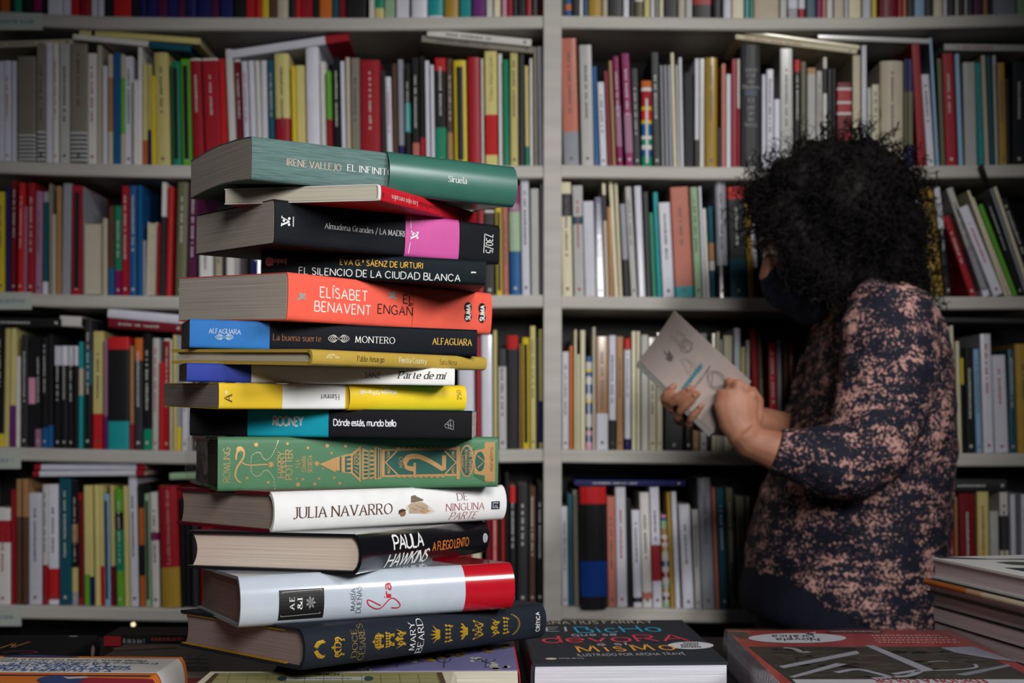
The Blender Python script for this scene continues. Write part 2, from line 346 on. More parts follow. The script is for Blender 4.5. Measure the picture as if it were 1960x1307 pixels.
# each book: x0,x1 (foot), top, lean of the top, colours from the top (colour:end fraction), flags  i=dark title strip  s=glare-free stripes  f=pages face out  z=wavy striped foot
ROWS = {
('L', 0): '''0,19,-190,0,O;20,26,-190,0,K;26,41,-190,0,K:.8 G;43,63,-190,0,K;64,79,-190,0,K:.8 P:.96 K;80,90,-190,0,K;91,119,-195,0,W;120,135,-190,0,W;136,152,-190,0,r;153,174,-190,0,R;175,186,-190,0,W;187,198,-190,0,W;200,216,-190,0,K;217,251,-190,0,r;252,266,-190,0,K;267,281,-190,0,N;282,301,-190,0,N;302,320,-190,0,x;321,340,-190,0,N;341,355,-190,0,x;356,376,-190,0,N;378,404,-190,0,N;405,420,-190,0,x;421,445,-190,0,N;447,470,-190,0,K;471,489,-190,0,r;490,500,-190,0,r;501,515,-190,0,y;516,529,-190,0,n;530,553,-190,0,c;554,565,-190,0,K;566,575,-190,0,r;576,599,-190,0,R;600,610,-190,0,K;611,636,-190,0,O;637,648,-190,0,t;649,661,-190,0,D;662,700,-190,0,K;706,717,-190,0,w;717,735,-190,0,G:.9 Y;736,756,-190,0,e;758,783,-190,0,W;787,818,-195,0,W;819,849,-190,0,T:.97 W;850,878,-190,0,u;880,902,-190,0,T;904,930,-190,0,V;931,944,-190,0,w;945,958,-190,0,C;961,971,-190,0,p;972,981,-190,0,R;982,991,-190,0,k;991,1006,-190,0,K;1007,1017,-190,0,R;1018,1028,-190,0,k;1029,1040,-190,0,D''',
('R', 0): '''1075,1081,-190,0,k;1082,1094,-190,0,B:.88 O:.93 B;1095,1108,-190,0,K;1109,1116,-190,0,w;1117,1125,-190,0,B;1126,1152,-190,0,u;1153,1163,-190,0,c;1164,1192,-190,0,k;1193,1204,-190,0,W;1205,1214,-190,0,K;1215,1232,-190,0,w:.85 l;1233,1244,-190,0,Y;1245,1253,-190,0,W;1254,1261,-190,0,q;1262,1270,-190,0,C;1271,1297,-190,0,K;1298,1311,-190,0,c;1312,1325,-190,0,L;1326,1362,-190,0,R:.88 K;1363,1382,-190,0,K;1384,1400,-190,0,W;1401,1424,-190,0,C;1426,1434,-190,0,T;1435,1442,-190,0,G;1443,1491,-190,0,c;1493,1506,-190,0,L;1508,1527,-190,0,W:.9 A;1528,1541,-190,0,W:.9 R;1543,1562,-190,0,t;1563,1573,-190,0,P;1574,1581,-190,0,S;1582,1594,-190,0,w;1596,1616,-190,0,c;1617,1623,-190,0,W;1624,1648,-190,0,C;1650,1668,-190,0,W;1669,1678,-190,0,y;1681,1717,-190,0,D;1718,1727,-190,0,R;1728,1735,-190,0,O;1737,1749,-190,0,K;1750,1770,-190,0,b;1771,1784,-190,0,K;1786,1804,-190,0,C;1805,1813,-190,0,W;1815,1827,-190,0,K;1828,1835,-190,0,L;1836,1845,-190,0,K;1846,1851,-190,0,L;1852,1862,-190,0,k;1863,1880,-190,0,x;1881,1892,-190,0,o;1893,1899,-190,0,K;1900,1945,-190,0,A;1946,1966,-190,0,e''',
('L', 1): '''-8,7,117,0,W;8,20,116,0,W;22,32,117,0,W;33,68,108,0,q,z;70,87,81,0,q,z;88,100,81,0,W;101,112,83,0,w;114,133,84,0,L;134,167,84,0,q,z;168,184,86,0,K:.07 w;186,195,87,0,c;196,205,126,0,W;206,216,104,0,c:.21 o:.7 c;217,230,101,0,B;231,238,104,0,c:.21 g:.72 c;239,254,108,0,W;255,263,153,0,w;264,272,90,0,w;273,282,122,0,Y:.75 O;283,289,122,0,Y:.65 N;290,298,145,-2,y;299,327,101,-5,Y;330,347,118,-3,G,i;349,367,113,-4,g,i;370,392,112,-7,w:.02 R;394,424,111,-8,w:.02 R;425,438,112,-7,r;440,453,94,-9,w;456,468,114,-8,w:.02 D;469,480,117,-7,W;482,493,116,-7,W;494,502,116,-6,w;503,514,116,-4,W;516,527,115,-4,t;529,558,103,-5,Y:.57 R;560,569,126,-4,y;570,586,125,-4,Y;588,614,89,-4,W;616,627,118,-4,w;628,637,136,-4,g:.5 R:.88 g;639,653,110,-3,K;655,663,117,-4,W;664,672,110,-3,c;673,690,111,-2,q;691,729,115,-2,R;731,739,135,-2,k;741,752,147,-4,W;753,762,122,-3,n;764,774,114,-3,A:.8 N;776,787,122,-2,K:.38 T:.66 K;790,803,110,-2,K:.78 S;805,815,108,-2,K:.73 R;816,824,116,-3,W;826,833,124,-3,W;834,855,111,-2,r:.12 K:.64 G;857,868,112,-2,n:.68 o;870,895,116,-3,y,i;897,921,110,-3,R;922,927,112,-2,w;929,953,98,-2,Y:.55 r:.9 Y,T;955,963,103,-2,w;964,975,114,-2,G;977,992,98,-1,Y;994,1004,102,-1,k;1006,1013,126,-2,Y:.8 G;1014,1021,112,-1,w;1023,1029,90,-2,q;1031,1040,89,-2,W''',
('R', 1): '''1079,1109,73,-6,S:.73 A;1113,1137,86,-5,L;1138,1148,127,-6,B;1149,1162,157,-6,W;1163,1172,136,-8,D;1173,1179,116,-8,o;1181,1193,108,-9,P:.45 M:.82 P;1198,1213,102,-9,P:.53 M:.88 P;1214,1226,131,-6,k;1228,1248,155,-1,O:.08 w:.12 R:.3 y:.34 r:.46 y:.5 B:.64 w:.68 G:.75 w:.8 B:.88 G,s;1251,1265,100,-5,k;1267,1272,125,-4,A;1274,1280,125,-4,A;1281,1288,125,-4,A;1289,1296,101,-6,C;1297,1302,125,-4,L;1303,1309,110,-4,W;1310,1328,139,-1,k;1330,1338,112,0,W:.74 k;1339,1348,112,0,w;1349,1373,111,0,u;1374,1380,245,0,K;1381,1389,122,0,S;1390,1399,142,0,W;1401,1410,113,0,R;1411,1416,113,0,w:.45 R;1417,1456,87,0,k,J;1458,1466,143,0,W;1467,1481,133,0,W;1482,1493,190,0,W;1494,1518,93,-1,L;1520,1532,115,0,r:.11 K;1533,1543,118,0,l;1545,1562,130,0,o:.06 L;1563,1574,136,0,L;1575,1583,110,0,w:.1 k:.33 w;1585,1592,132,0,K;1593,1600,132,0,K;1602,1630,158,0,D:.06 w:.09 R:.22 w:.25 R:.35 w:.38 D:.6 R;1632,1647,106,0,C;1649,1659,87,0,W;1660,1668,168,0,L;1669,1683,162,0,C;1684,1729,118,0,c;1731,1737,113,0,N:.3 l:.8 N;1738,1748,113,0,N:.3 l:.8 N;1757,1773,83,-13,R;1775,1790,142,-12,W;1792,1798,72,-14,b;1801,1810,112,-8,l;1811,1832,102,-8,R;1835,1844,103,-8,b;1847,1871,119,-5,L;1873,1884,120,-7,T;1885,1894,106,-8,c;1895,1904,106,-7,t;1905,1912,106,-6,L;1913,1928,120,-5,u;1929,1935,150,-4,K;1937,1964,118,0,K;1965,1990,118,0,K''',
('L', 2): '''-6,8,367,0,y;10,19,358,0,N;20,31,345,2,D;33,44,350,3,r;45,51,395,2,M;52,65,350,2,R;67,79,366,2,M;81,91,367,2,A:.1 t:.88 W;94,99,352,0,q;100,107,410,0,c;108,116,356,0,o;118,134,351,3,A;136,156,355,2,R,i;159,161,358,0,A;162,194,427,0,c,f;196,206,418,0,c;208,218,394,0,n:.7 B;220,232,394,0,G:.72 P;233,246,356,0,R;248,262,356,0,B;263,272,355,0,B;273,278,460,0,A;280,298,425,3,C,f;299,304,427,3,R;306,315,349,4,w:.3 k;317,327,357,5,r;335,356,348,5,l;358,375,350,4,x;381,406,430,0,w;412,425,430,0,c;427,432,430,0,k;433,448,430,0,w;480,500,410,0,N;914,926,402,0,R;928,947,402,-1,w:.03 k;950,962,396,-2,y,i;963,974,396,-2,S;976,998,355,-3,P:.17 M:.24 e:.6 B;999,1015,343,-3,W;1017,1033,361,-2,L;1035,1040,352,-1,A''',
('R', 2): '''1076,1097,349,-4,C:.1 k:.3 C;1099,1119,355,-4,L:.28 t:.35 L;1120,1141,385,-5,W;1142,1158,377,-5,N;1159,1166,351,-7,C:.1 k:.33 c;1167,1175,396,-6,o;1176,1184,348,-11,C;1185,1192,350,-10,C;1195,1206,390,-9,A:.6 K;1208,1220,357,-12,L;1222,1236,356,-9,W;1238,1247,367,-7,k;1249,1257,407,-7,G;1258,1268,368,-9,T;1269,1291,387,-9,W;1293,1328,357,-11,S:.9 T;1330,1345,358,-10,e;1346,1351,357,-9,W;1352,1359,399,-8,w;1360,1370,395,-6,t:.4 o:.6 w:.7 t;1373,1394,348,-5,A:.72 K;1398,1430,357,-6,r:.11 k:.65 t;1432,1444,389,-8,u;1446,1455,425,-11,W:.6 K;1458,1480,400,-8,K;1770,1777,390,-18,A;1781,1807,358,-22,u;1810,1822,358,-23,W:.38 K;1857,1871,412,-54,R;1882,1896,358,-72,L:.54 A:.94 W;1902,1923,392,-70,W;1924,1930,364,-74,C;1931,1938,377,-74,C;1939,1949,390,-68,g;1951,1962,377,-68,K;1964,1969,360,-70,A;1971,1979,357,-71,C;1981,1998,377,-70,K''',
('L', 3): '''-6,5,610,0,K:.9 y;7,17,628,3,Y;18,28,628,3,Y:.65 V;30,38,682,1,w;40,53,640,1,k;54,66,648,0,K:.36 p:.6 K;67,79,648,0,K:.83 M;80,91,645,0,K:.82 B;92,101,640,0,K:.8 B;104,116,662,0,W:.19 K;117,129,662,0,W:.19 K;130,141,662,0,W:.19 K;142,149,662,0,W:.19 K;150,157,654,1,T:.25 c:.5 T;161,175,614,1,k:.23 t:.5 K;177,197,634,1,Y:.7 r;199,205,650,0,M:.7 V;206,246,645,0,r:.11 K:.75 T;248,256,662,0,o:.75 R;257,273,647,0,O:.2 k;274,289,638,0,K:.82 G;291,304,647,1,L;305,312,692,1,r;313,324,648,1,w:.02 R;325,330,650,0,C;331,338,641,0,Y;339,346,641,0,A:.8 y;348,360,645,0,W;361,366,645,0,L;370,384,650,0,k;878,909,640,-2,W:.84 T;912,921,644,-1,R;922,943,641,-1,W;945,952,632,-1,Y;954,970,667,-1,k:.18 L;971,993,642,-1,r:.12 k;994,998,658,0,o;1000,1014,646,-1,y,i;1015,1026,624,-1,Y;1027,1031,645,0,K;1032,1040,630,-1,Y:.6 N:.95 Y''',
('R', 3): '''1076,1089,673,0,W;1090,1097,662,0,O;1099,1104,631,0,C;1105,1110,678,0,C;1111,1120,632,0,C;1121,1133,682,0,B:.06 w:.14 y:.17 B:.22 w:.3 B:.4 w:.46 y:.5 B:.62 w:.76 K:.8 p:.85 B:.92 p,s;1134,1140,626,0,c;1141,1164,644,0,o:.68 W;1165,1179,642,0,W:.74 k;1180,1193,644,0,o;1195,1207,648,0,r:.1 W:.9 N;1209,1217,634,0,C;1218,1225,634,0,C;1227,1241,641,0,w;1242,1256,646,0,C;1257,1268,637,0,C;1272,1308,700,0,k;1311,1324,690,0,K;1326,1338,690,0,R:.55 o;1340,1353,638,0,L;1354,1361,650,0,K;1362,1371,638,0,C;1372,1377,635,0,C;1378,1383,650,0,L;1385,1402,642,0,C;1405,1417,628,0,W;1418,1427,664,0,Y;1428,1435,651,0,L;1444,1456,627,-8,R;1457,1464,634,-7,n:.4 l;1474,1489,656,-3,r;1490,1498,650,-3,A;1501,1510,650,-2,n;1511,1522,655,-2,D;1524,1540,655,0,K;1803,1815,620,-8,W;1818,1825,625,-8,W;1827,1833,623,-9,C;1834,1842,653,-6,C;1843,1848,665,-5,K:.1 y:.35 K;1850,1867,665,-4,K;1869,1880,668,-7,b;1882,1903,639,-7,W;1905,1931,679,-7,W;1933,1945,668,-4,t;1947,1976,658,-6,u''',
('L', 4): '''-8,19,972,0,w:.13 R:.36 w;21,29,937,0,R;31,41,917,0,o:.3 n;43,53,917,0,o:.3 n;55,80,943,0,W;81,92,927,0,w:.67 R;93,112,927,-1,W:.7 r:.96 W;114,136,915,-1,t;138,149,920,-1,K:.35 o:.5 K:.7 Y:.9 A;151,160,943,-2,R,i;162,171,929,-2,Y:.74 g;172,181,929,-3,Y:.76 N;182,192,929,-3,Y;193,200,929,-3,Y:.67 r;201,211,945,-3,b,i;213,222,929,-3,Y:.67 D;224,237,935,-4,g:.2 K:.35 G:.7 g;239,248,930,-4,Y;250,266,911,-5,W;268,277,925,-4,K:.2 O:.5 K:.75 O;279,289,945,-3,e,i;291,306,942,-4,w:.35 P:.42 w;309,345,929,-7,R:.67 u,U;347,354,952,-3,K;356,366,952,-3,K;368,378,960,-2,k;930,940,930,0,D;942,954,935,-1,r;955,960,940,-1,K;961,966,935,-1,r;967,975,906,-1,K;976,988,930,-1,r:.14 K;990,1011,926,0,k;1013,1025,931,0,n;1027,1040,920,0,K''',
('R', 4): '''1076,1088,969,-2,W;1089,1098,945,-3,t;1099,1109,938,-3,q;1112,1163,931,-3,r:.14 K:.61 Q:.9 K,v;1164,1180,950,-3,S;1181,1201,932,-4,W;1202,1212,955,-4,K;1213,1229,976,-5,W:.9 K:.95 W;1230,1249,942,-7,w:.87 S:.93 w;1250,1268,932,-7,W:.48 R:.78 W;1269,1283,985,-4,p:.03 B:.06 e:.15 o:.22 w:.26 r:.3 w:.34 u:.4 w:.5 B:.56 w:.62 R:.68 w:.75 e:.8 u:.84 w:.88 D:.92 e,s;1284,1292,942,-9,u;1293,1303,941,-9,W;1307,1329,965,-9,W;1331,1343,975,-7,L;1344,1369,914,-10,A;1370,1378,933,-9,S;1380,1395,933,-10,t;1397,1411,933,-9,l;1413,1430,950,-6,q;1432,1440,950,-5,q;1441,1450,950,-5,K;1808,1815,970,-3,w;1817,1829,965,-4,R;1830,1835,950,-3,o;1839,1871,943,-5,D;1873,1895,941,-3,Y;1897,1914,978,-3,L;1917,1933,942,-4,w:.2 k:.5 C;1937,1947,946,-4,W;1957,1971,946,-3,W'''}
LYING = [  # left end (x, y-mid), right end (x, y-mid), thickness px, colours from the left, bay, row
 ((-30, 86), (140, 80), 12, 'c', 'pinkish beige', 1, 'L'), ((140, 70), (284, 84), 11, 'w', '', 1, 'L'), ((152, 61), (383, 79), 12, 'Y:.1 K:.13 Y', '', 1, 'L'), ((287, 85), (366, 93), 13, 't', '', 1, 'L'),
 ((440, 104), (668, 70), 16, 'W:.8 R', '', 1, 'L'), ((807, 74), (1021, 96), 13, 'q', '', 1, 'L'), ((818, 62), (1017, 82), 14, 'w', '', 1, 'L'),
 ((1408, 70), (1640, 99), 10, 'C', '', 1, 'R'), ((1427, 61), (1645, 91), 9, 'C', '', 1, 'R'), ((1566, 71), (1779, 79), 10, 'L', '', 1, 'R'), ((1807, 90), (1980, 92), 13, 'L', '', 1, 'R'),
 ((-30, 616), (118, 618), 18, 'K', '', 3, 'L'), ((115, 614), (156, 616), 20, 'w', '', 3, 'L'), ((208, 618), (352, 629), 18, 'D', '', 3, 'L'), ((207, 599), (350, 612), 18, 'W', '', 3, 'L'),
 ((63, 907), (277, 905), 11, 'R:.06 W:.92 R', '', 4, 'L'), ((66, 894), (278, 893), 11, 'R:.06 W:.92 R', '', 4, 'L'), ((325, 912), (375, 910), 13, 'e', '', 4, 'L'),
 ((1100, 924), (1312, 925), 11, 'N', '', 4, 'R'), ((1808, 929), (1926, 929), 24, 'o:.11 k', '', 4, 'R'), ((1798, 612), (1972, 614), 9, 'k', '', 3, 'R')]

def parse_cols(s):
    out = []
    for t in s.split():
        a = t.split(':'); out.append((a[0], float(a[1]) if len(a) > 1 else 1.0))
    return out
def book_mesh(wd, h, d, bands, bulge, flags, rnd):
    """cover wrapping left board, spine and right board; spine at y=0, colours cut by height"""
    mb = MB(); th = min(.0013, wd*.2)
    out = [(wd, d), (wd, .0012), (wd*.93, -bulge*.4), (wd*.72, -bulge*.85), (wd*.5, -bulge), (wd*.28, -bulge*.85), (wd*.07, -bulge*.4), (0, .0012), (0, d)]
    inn = [(wd-th, d), (wd-th, th+.001), (wd*.8, th-bulge*.6), (wd*.65, th-bulge*.8), (wd*.5, th-bulge), (wd*.35, th-bulge*.8), (wd*.2, th-bulge*.6), (th, th+.001), (th, d)]
    zs = [0.0]; cols = []
    jit = lambda c: tuple(max(0, q*k) for q, k in zip(c, [rnd.uniform(.88, 1.1)]*3))
    seq = list(reversed(bands)); pal = {}
    lo = 0.0
    for i, (c, f) in enumerate(seq):
        top = 1-(seq[i+1][1] if i+1 < len(seq) else 0.0)
        if c not in pal: pal[c] = jit(PAL[c][0])
        a, b = h*lo, h*top; lo = top
        zs.append(b); cols.append(pal[c])
    if 'z' in flags:   # wavy black and white foot
        z2 = []; c2 = []; n = 14; zf = h*.26
        for k in range(n): z2.append(zf*k/n); c2.append((.5, .5, .5) if k % 2 else (.03, .03, .035))
        zs = z2+[zf, h]; cols = c2+[cols[-1]]
    rows = [[(x, y, z) for x, y in out] for z in zs]
    mb.grid(rows, lambda i, j: cols[i], False)
    mb.grid([[(x, y, 0) for x, y in inn], [(x, y, h) for x, y in inn]], cols[0], False, flip=True)
    n = len(out)
    for z, fl, c in ((0, 0, cols[0]), (h, 1, cols[-1])):
        vs = [(x, y, z) for x, y in out]+[(x, y, z) for x, y in inn]
        mb.add(vs, [((j, j+n, j+n+1, j+1) if not fl else (j, j+1, j+n+1, j+n)) for j in range(n-1)], c)
    for a, b in ((0, 0), (n-1, 1)):
        vs = [(out[a][0], d, 0), (inn[a][0], d, 0), (inn[a][0], d, h), (out[a][0], d, h)]
        mb.add(vs, [(0, 1, 2, 3) if b else (3, 2, 1, 0)], cols[0])
    if 'i' in flags:   # printed dark title panel on the spine
        S = lambda u, v: (wd*u, -bulge*(1-(2*u-1)**2)*1.0-.0005, h*v)
        for a, b in ((.25, .42), (.42, .58), (.58, .75)): place_poly(mb, S, [(a, .06), (b, .06), (b, .94), (a, .94)], (.015, .014, .016))
    if 's' in flags:   # white band down a patterned spine
        S = lambda u, v: (wd*u, -bulge-.0006, h*v); place_poly(mb, S, [(.4, .04), (.62, .04), (.62, .78), (.4, .8)], (.6, .6, .62))
    return mb
def pages_mesh(wd, h, d, th=.0014):
    mb = MB(); th = min(th, wd*.22); z0 = .002
    mb.box(th, wd-th, th+.0012, d-.003, z0, h-z0, (.5, .45, .36)); return mb
BK = []
def add_shelf_book(M, wd, h, d, cols, flags, key, vis):
    BK.append(dict(M=M, w=wd, h=h, d=d, cols=cols, flags=flags, key=key, vis=vis))
def dominant(cols):
    tot = {}; prev = 0
    for c, f in cols: tot[c] = tot.get(c, 0)+f-prev; prev = f
    return max(tot, key=tot.get)
def describe(cols, wpx, flags, lean, lying=False):
    d = dominant(cols); s = PAL[d][1]
    if 'f' in flags: return 'book shelved pages outward'
    ex = ''
    if 'z' in flags: ex = ' with zebra-striped foot'
    elif 's' in flags or len(cols) > 6: return ('wide ' if wpx > 24 else '')+'multicoloured striped book'
    elif 'i' in flags: ex = ' with black title strip'
    elif len(cols) > 1:
        if lying: o = [c for c, f in cols if PAL[c][1] != PAL[d][1]]; ex = ' with %s end' % PAL[o[-1]][1]
        elif PAL[cols[-1][0]][1] != s: ex = ' with %s foot' % PAL[cols[-1][0]][1]
        elif PAL[cols[0][0]][1] != s: ex = ' with %s top' % PAL[cols[0][0]][1]
        else:
            o = [c for c, f in cols if PAL[c][1] != s]; ex = ' with %s band' % PAL[o[0]][1] if o else ''
    size = 'thick ' if wpx >= 26 else ('thin ' if wpx <= 9 else '')
    return size+s+' book'+ex
ONES = 'zeroth first second third fourth fifth sixth seventh eighth ninth tenth eleventh twelfth thirteenth fourteenth fifteenth sixteenth seventeenth eighteenth nineteenth'.split()
TENS = {2: 'twent', 3: 'thirt', 4: 'fort', 5: 'fift', 6: 'sixt', 7: 'sevent', 8: 'eight', 9: 'ninet'}
def ordinal(n):
    if n < 20: return ONES[n]
    t, o = divmod(n, 10); return TENS[t]+('ieth' if o == 0 else 'y-'+ONES[o])
ROWN = ['top shelf row', 'second shelf row', 'third shelf row', 'fourth shelf row', 'bottom shelf row']
for (bay, row), txt in ROWS.items():
    items = []
    for s in txt.split(';'):
        f = s.strip().split(','); items.append((float(f[0]), float(f[1]), float(f[2]), float(f[3]), parse_cols(f[4]), f[5] if len(f) > 5 else ''))
    n = len(items)
    for i, (x0, x1, top, lean, cols, flags) in enumerate(items):
        rnd = random.Random(hash((bay, row, i)) if False else (ord(bay)*7919+row*613+i*31))
        Y = 2.203+rnd.uniform(0, .010)+(.004 if row in (0,) else 0)
        if 'v' in flags: Y = 2.178
        px0, px1 = x0+.3, x1-.3
        zb = base_z(bay, row, (x0+x1)/2)+.0004
        bpy_ = interp((x0+x1)/2, BASE[(bay, row)])
        hp = bpy_-top; hpx = math.hypot(hp, lean); ang = math.atan2(lean, hp)
        h = (CAMZ+(HZ-top)/FPX*Y-zb)/math.cos(ang)
        wd = (px1-px0)/FPX*Y*math.cos(ang)
        h -= wd*abs(math.sin(ang))
        d = min(.178, rnd.uniform(.12, .15) if row else .15)
        R = Matrix.Rotation(ang, 4, 'Y')
        if ang <= 0: T = Vector(((px0-CX)/FPX*Y, Y, zb))
        else: T = Vector(((px1-CX)/FPX*Y, Y, zb))-R.to_3x3() @ Vector((wd, 0, 0))
        M = Matrix.Translation(T) @ R
        if bay == 'L':
            if row in (0, 1) or x0 > 600: pos = '%s left of the divider' % ordinal(n-i)
            else: pos = '%s from the left photo edge' % ordinal(i+1)
        else:
            if row in (0, 1) or x0 < 1600: pos = '%s right of the divider' % ordinal(i+1)
            else: pos = '%s right of the woman' % ordinal(i+1-sum(1 for q in items if q[0] < 1600))
        lab = describe(cols, x1-x0, flags, lean)+', '+pos+', '+ROWN[row]
        if len(lab.split()) > 16: lab = lab.replace('thin ', '').replace('thick ', '')
        add_shelf_book(M, wd, h, d, cols, flags, (lab, 'books on the '+ROWN[row], rnd.random()), (x1-x0)*min(hp, bpy_-0))
for k, ((xa, ya), (xb, yb), t, cs, nm, row, bay) in enumerate(LYING):
    rnd = random.Random(900+k); Y = 2.2+rnd.uniform(0, .008)
    a = P(xa, ya, Y); b = P(xb, yb, Y); L = (b-a).length; X = (b-a).normalized(); U = Vector((-X.z, 0, X.x)); wd = t/FPX*Y
    M = Matrix(((U.x, 0, -X.x, 0), (U.y, 1, -X.y, 0), (U.z, 0, -X.z, 0), (0, 0, 0, 1)))
    M = Matrix.Translation(b-U*wd/2) @ M
    cols = parse_cols(cs)
    same = [q for q in LYING if q[5] == row and q[6] == bay]
    where = 'left' if bay == 'L' else 'right'
    idx = sorted(same, key=lambda q: (q[0][0], -q[0][1])).index(LYING[k])+1
    lab = 'flat '+describe(cols, t, '', 0, True)+', %s from left atop %s, %s bay' % (ordinal(idx), ROWN[row].replace(' shelf', ''), where)
    add_shelf_book(M, wd, L, .125, cols, '', (lab, 'books lying on top of the '+ROWN[row], rnd.random()), (xb-xa)*t)
def title_marks(mb, bk, rnd, words=None):
    wd, h = bk['w'], bk['h']; d = dominant(bk['cols']); lum = sum(PAL[d][0])/3
    col = tuple(.45*q for q in (1, 1, .95)) if lum < .17 else (.07, .065, .07)
    if lum >= .3 and rnd.random() < .25: col = (.35, .03, .04)
    b = wd*.06+.0004
    S = lambda u, v: (wd*.5+v, -bk['bulge']-.0003, u)
    lw = min(wd*.28, .0042)
    V = lambda u, v: (wd*.5-v, -bk['bulge']-.0003, u)
    for fl, wtxt, a, e, lh, cc in (('U', 'La vida instrucciones de uso', .36, .96, .0062, (.5, .35, .33)), ('T', 'Todos tienen razón', .57, .95, .0062, (.08, .07, .04))):
        if fl in bk['flags']: place_text(mb, V, wtxt, h*a, h*e, 0, lh, cc, 0, serif=1, thick=.13); return None
    if 'J' in bk['flags']:
        for wtxt, yy, hh, ww in (('Jaime', 134, 9, 24), ('Gil', 145, 9, 14), ('de', 156, 9, 10), ('Biedma', 167, 9, 31), ('El', 192, 9, 9), ('pie', 205, 9, 13), ('de', 216, 9, 10), ('la', 227, 9, 8), ('letra', 238, 9, 22), ('L', 302, 8, 5)):
            z = h*(320-yy)/233; k_ = wd/39
            place_text(mb, lambda u, v: (wd*.5+u, -bk['bulge']-.0003, z+v), wtxt, -ww/2*k_, ww/2*k_, 0, hh*k_*.8, (.3, .3, .31), 0, serif=1, thick=.12)
        for zz in (176, 181): z = h*(320-zz)/233; place_poly(mb, lambda u, v: (wd*.5+u, -bk['bulge']-.0003, z+v), [(-wd*.3, -.0012), (wd*.3, -.0012), (wd*.3, .0012), (-wd*.3, .0012)], (.05, .12, .17))
        return None
    a = h*rnd.uniform(.8, .93); e = h*rnd.uniform(.34, .5)
    u = a
    while u > e:
        l = rnd.uniform(.6, 1.6)*lw
        mb.add([S(u, -lw/2), S(u, lw/2*rnd.uniform(.3, 1)), S(u-l, lw/2*rnd.uniform(.3, 1)), S(u-l, -lw/2)], [(0, 1, 2, 3)], col)
        u -= l+lw*(.35 if rnd.random() < .82 else 1.6)
    k = MB(); place_poly(k, S, [(h*.05, -lw*.6), (h*.05, lw*.6), (h*.05+lw*1.3, lw*.6), (h*.05+lw*1.3, -lw*.6)], col); return k
NMAX = 300
order = sorted(range(len(BK)), key=lambda i: -BK[i]['vis']); keep = set(order[:NMAX])
rest = MB(); print('shelf books', len(BK))
for i, bk in enumerate(BK):
    lab, grp, r = bk['key']; rnd = random.Random(int(r*1e6))
    wd = bk['w']; bk['bulge'] = wd*rnd.choice((.02, .04, .12)) if 'v' not in bk['flags'] else .006
    mb = book_mesh(wd, bk['h'], bk['d'], bk['cols'], bk['bulge'], bk['flags'], rnd)
    M = bk['M']
    if 'f' in bk['flags']: M = M @ Matrix.Translation((wd, bk['d'], 0)) @ Matrix.Rotation(math.pi, 4, 'Z')
    if i not in keep:
        o = len(rest.v); rest.v += [tuple(M @ Vector(v)) for v in mb.v]; rest.f += [[q+o for q in f] for f in mb.f]; rest.c += mb.c; rest.sm += mb.sm
        continue
    ob = mb.build('book', rnd.choice((M_MATTE, M_SATIN, M_SATIN, M_GLOSS)), None, M); tag(ob, lab, 'book', grp)
    pg = pages_mesh(wd, bk['h'], bk['d'] if 'f' not in bk['flags'] else bk['d']+.002).build('page_block', M_PAPER, ob)
    if wd > .0095 and not set('fs') & set(bk['flags']) and (rnd.random() < .8 or set('JUT') & set(bk['flags'])) and len(bk['cols']) < 7:
        t = MB(); k = title_marks(t, bk, rnd); t.build('spine_lettering', M_INK, ob); k and k.build('spine_mark', M_INK, ob)
# the runs of shelf hidden behind the stack and the woman carry ordinary books too
for bay, row, xa, xb, top in (('L', 2, 505, 908, 360), ('L', 3, 388, 872, 650), ('L', 4, 384, 924, 940), ('R', 2, 1486, 1762, 372), ('R', 3, 1545, 1796, 660), ('R', 4, 1456, 1800, 950)):
    rnd = random.Random(row*7+ord(bay)); x = xa
    while x < xb-8:
        wpx = min(rnd.uniform(9, 26), xb-x); Y = 2.206+rnd.uniform(0, .01); zb = base_z(bay, row, x)+.0004
        h = (CAMZ+(HZ-top-rnd.uniform(0, 45))/FPX*Y)-zb; wd = (wpx-.8)/FPX*Y
        c = parse_cols(rnd.choice(('W', 'K', 'C', 'R', 'Y', 'k', 'L', 'B', 'c', 'W:.7 R', 'K:.8 T', 'q', 'D', 't')))
        mb = book_mesh(wd, h, rnd.uniform(.12, .15), c, wd*.05, '', rnd); T = Vector(((x-CX)/FPX*Y, Y, zb)); o = len(rest.v)
        rest.v += [tuple(T+Vector(v)) for v in mb.v]; rest.f += [[q+o for q in f] for f in mb.f]; rest.c += mb.c; rest.sm += mb.sm; x += wpx
if rest.v:
    o = rest.build('thin_books', M_SATIN); tag(o, 'the thinnest and least visible books tucked between the others on all shelves', 'books', kind='stuff')

# ------------------------------------------------------------------ display table
table = empty('display_table', Matrix.Translation((0, .9, 0)), 'black display table in front of the shelves carrying the stacks of books', 'table')
TM = table.matrix_world.inverted(); TZ = .808
q = MB(); q.box(-.95, .95, .42, 1.27, TZ-.03, TZ, (.010, .009, .009)); o = q.build('table_top', M_MATTE, table); o.matrix_local = TM
for x in (-.9, .85):
    for y in (.47, 1.17):
        q = MB(); q.box(x, x+.05, y, y+.05, 0, TZ-.03, (.012, .011, .011)); o = q.build('leg', M_MATTE, table); o.matrix_local = TM
q = MB(); q.box(-.9, .9, .46, .48, TZ-.11, TZ-.03, (.012, .011, .011)); q.box(-.9, .9, 1.21, 1.23, TZ-.11, TZ-.03, (.012, .011, .011)); o = q.build('apron', M_MATTE, table); o.matrix_local = TM

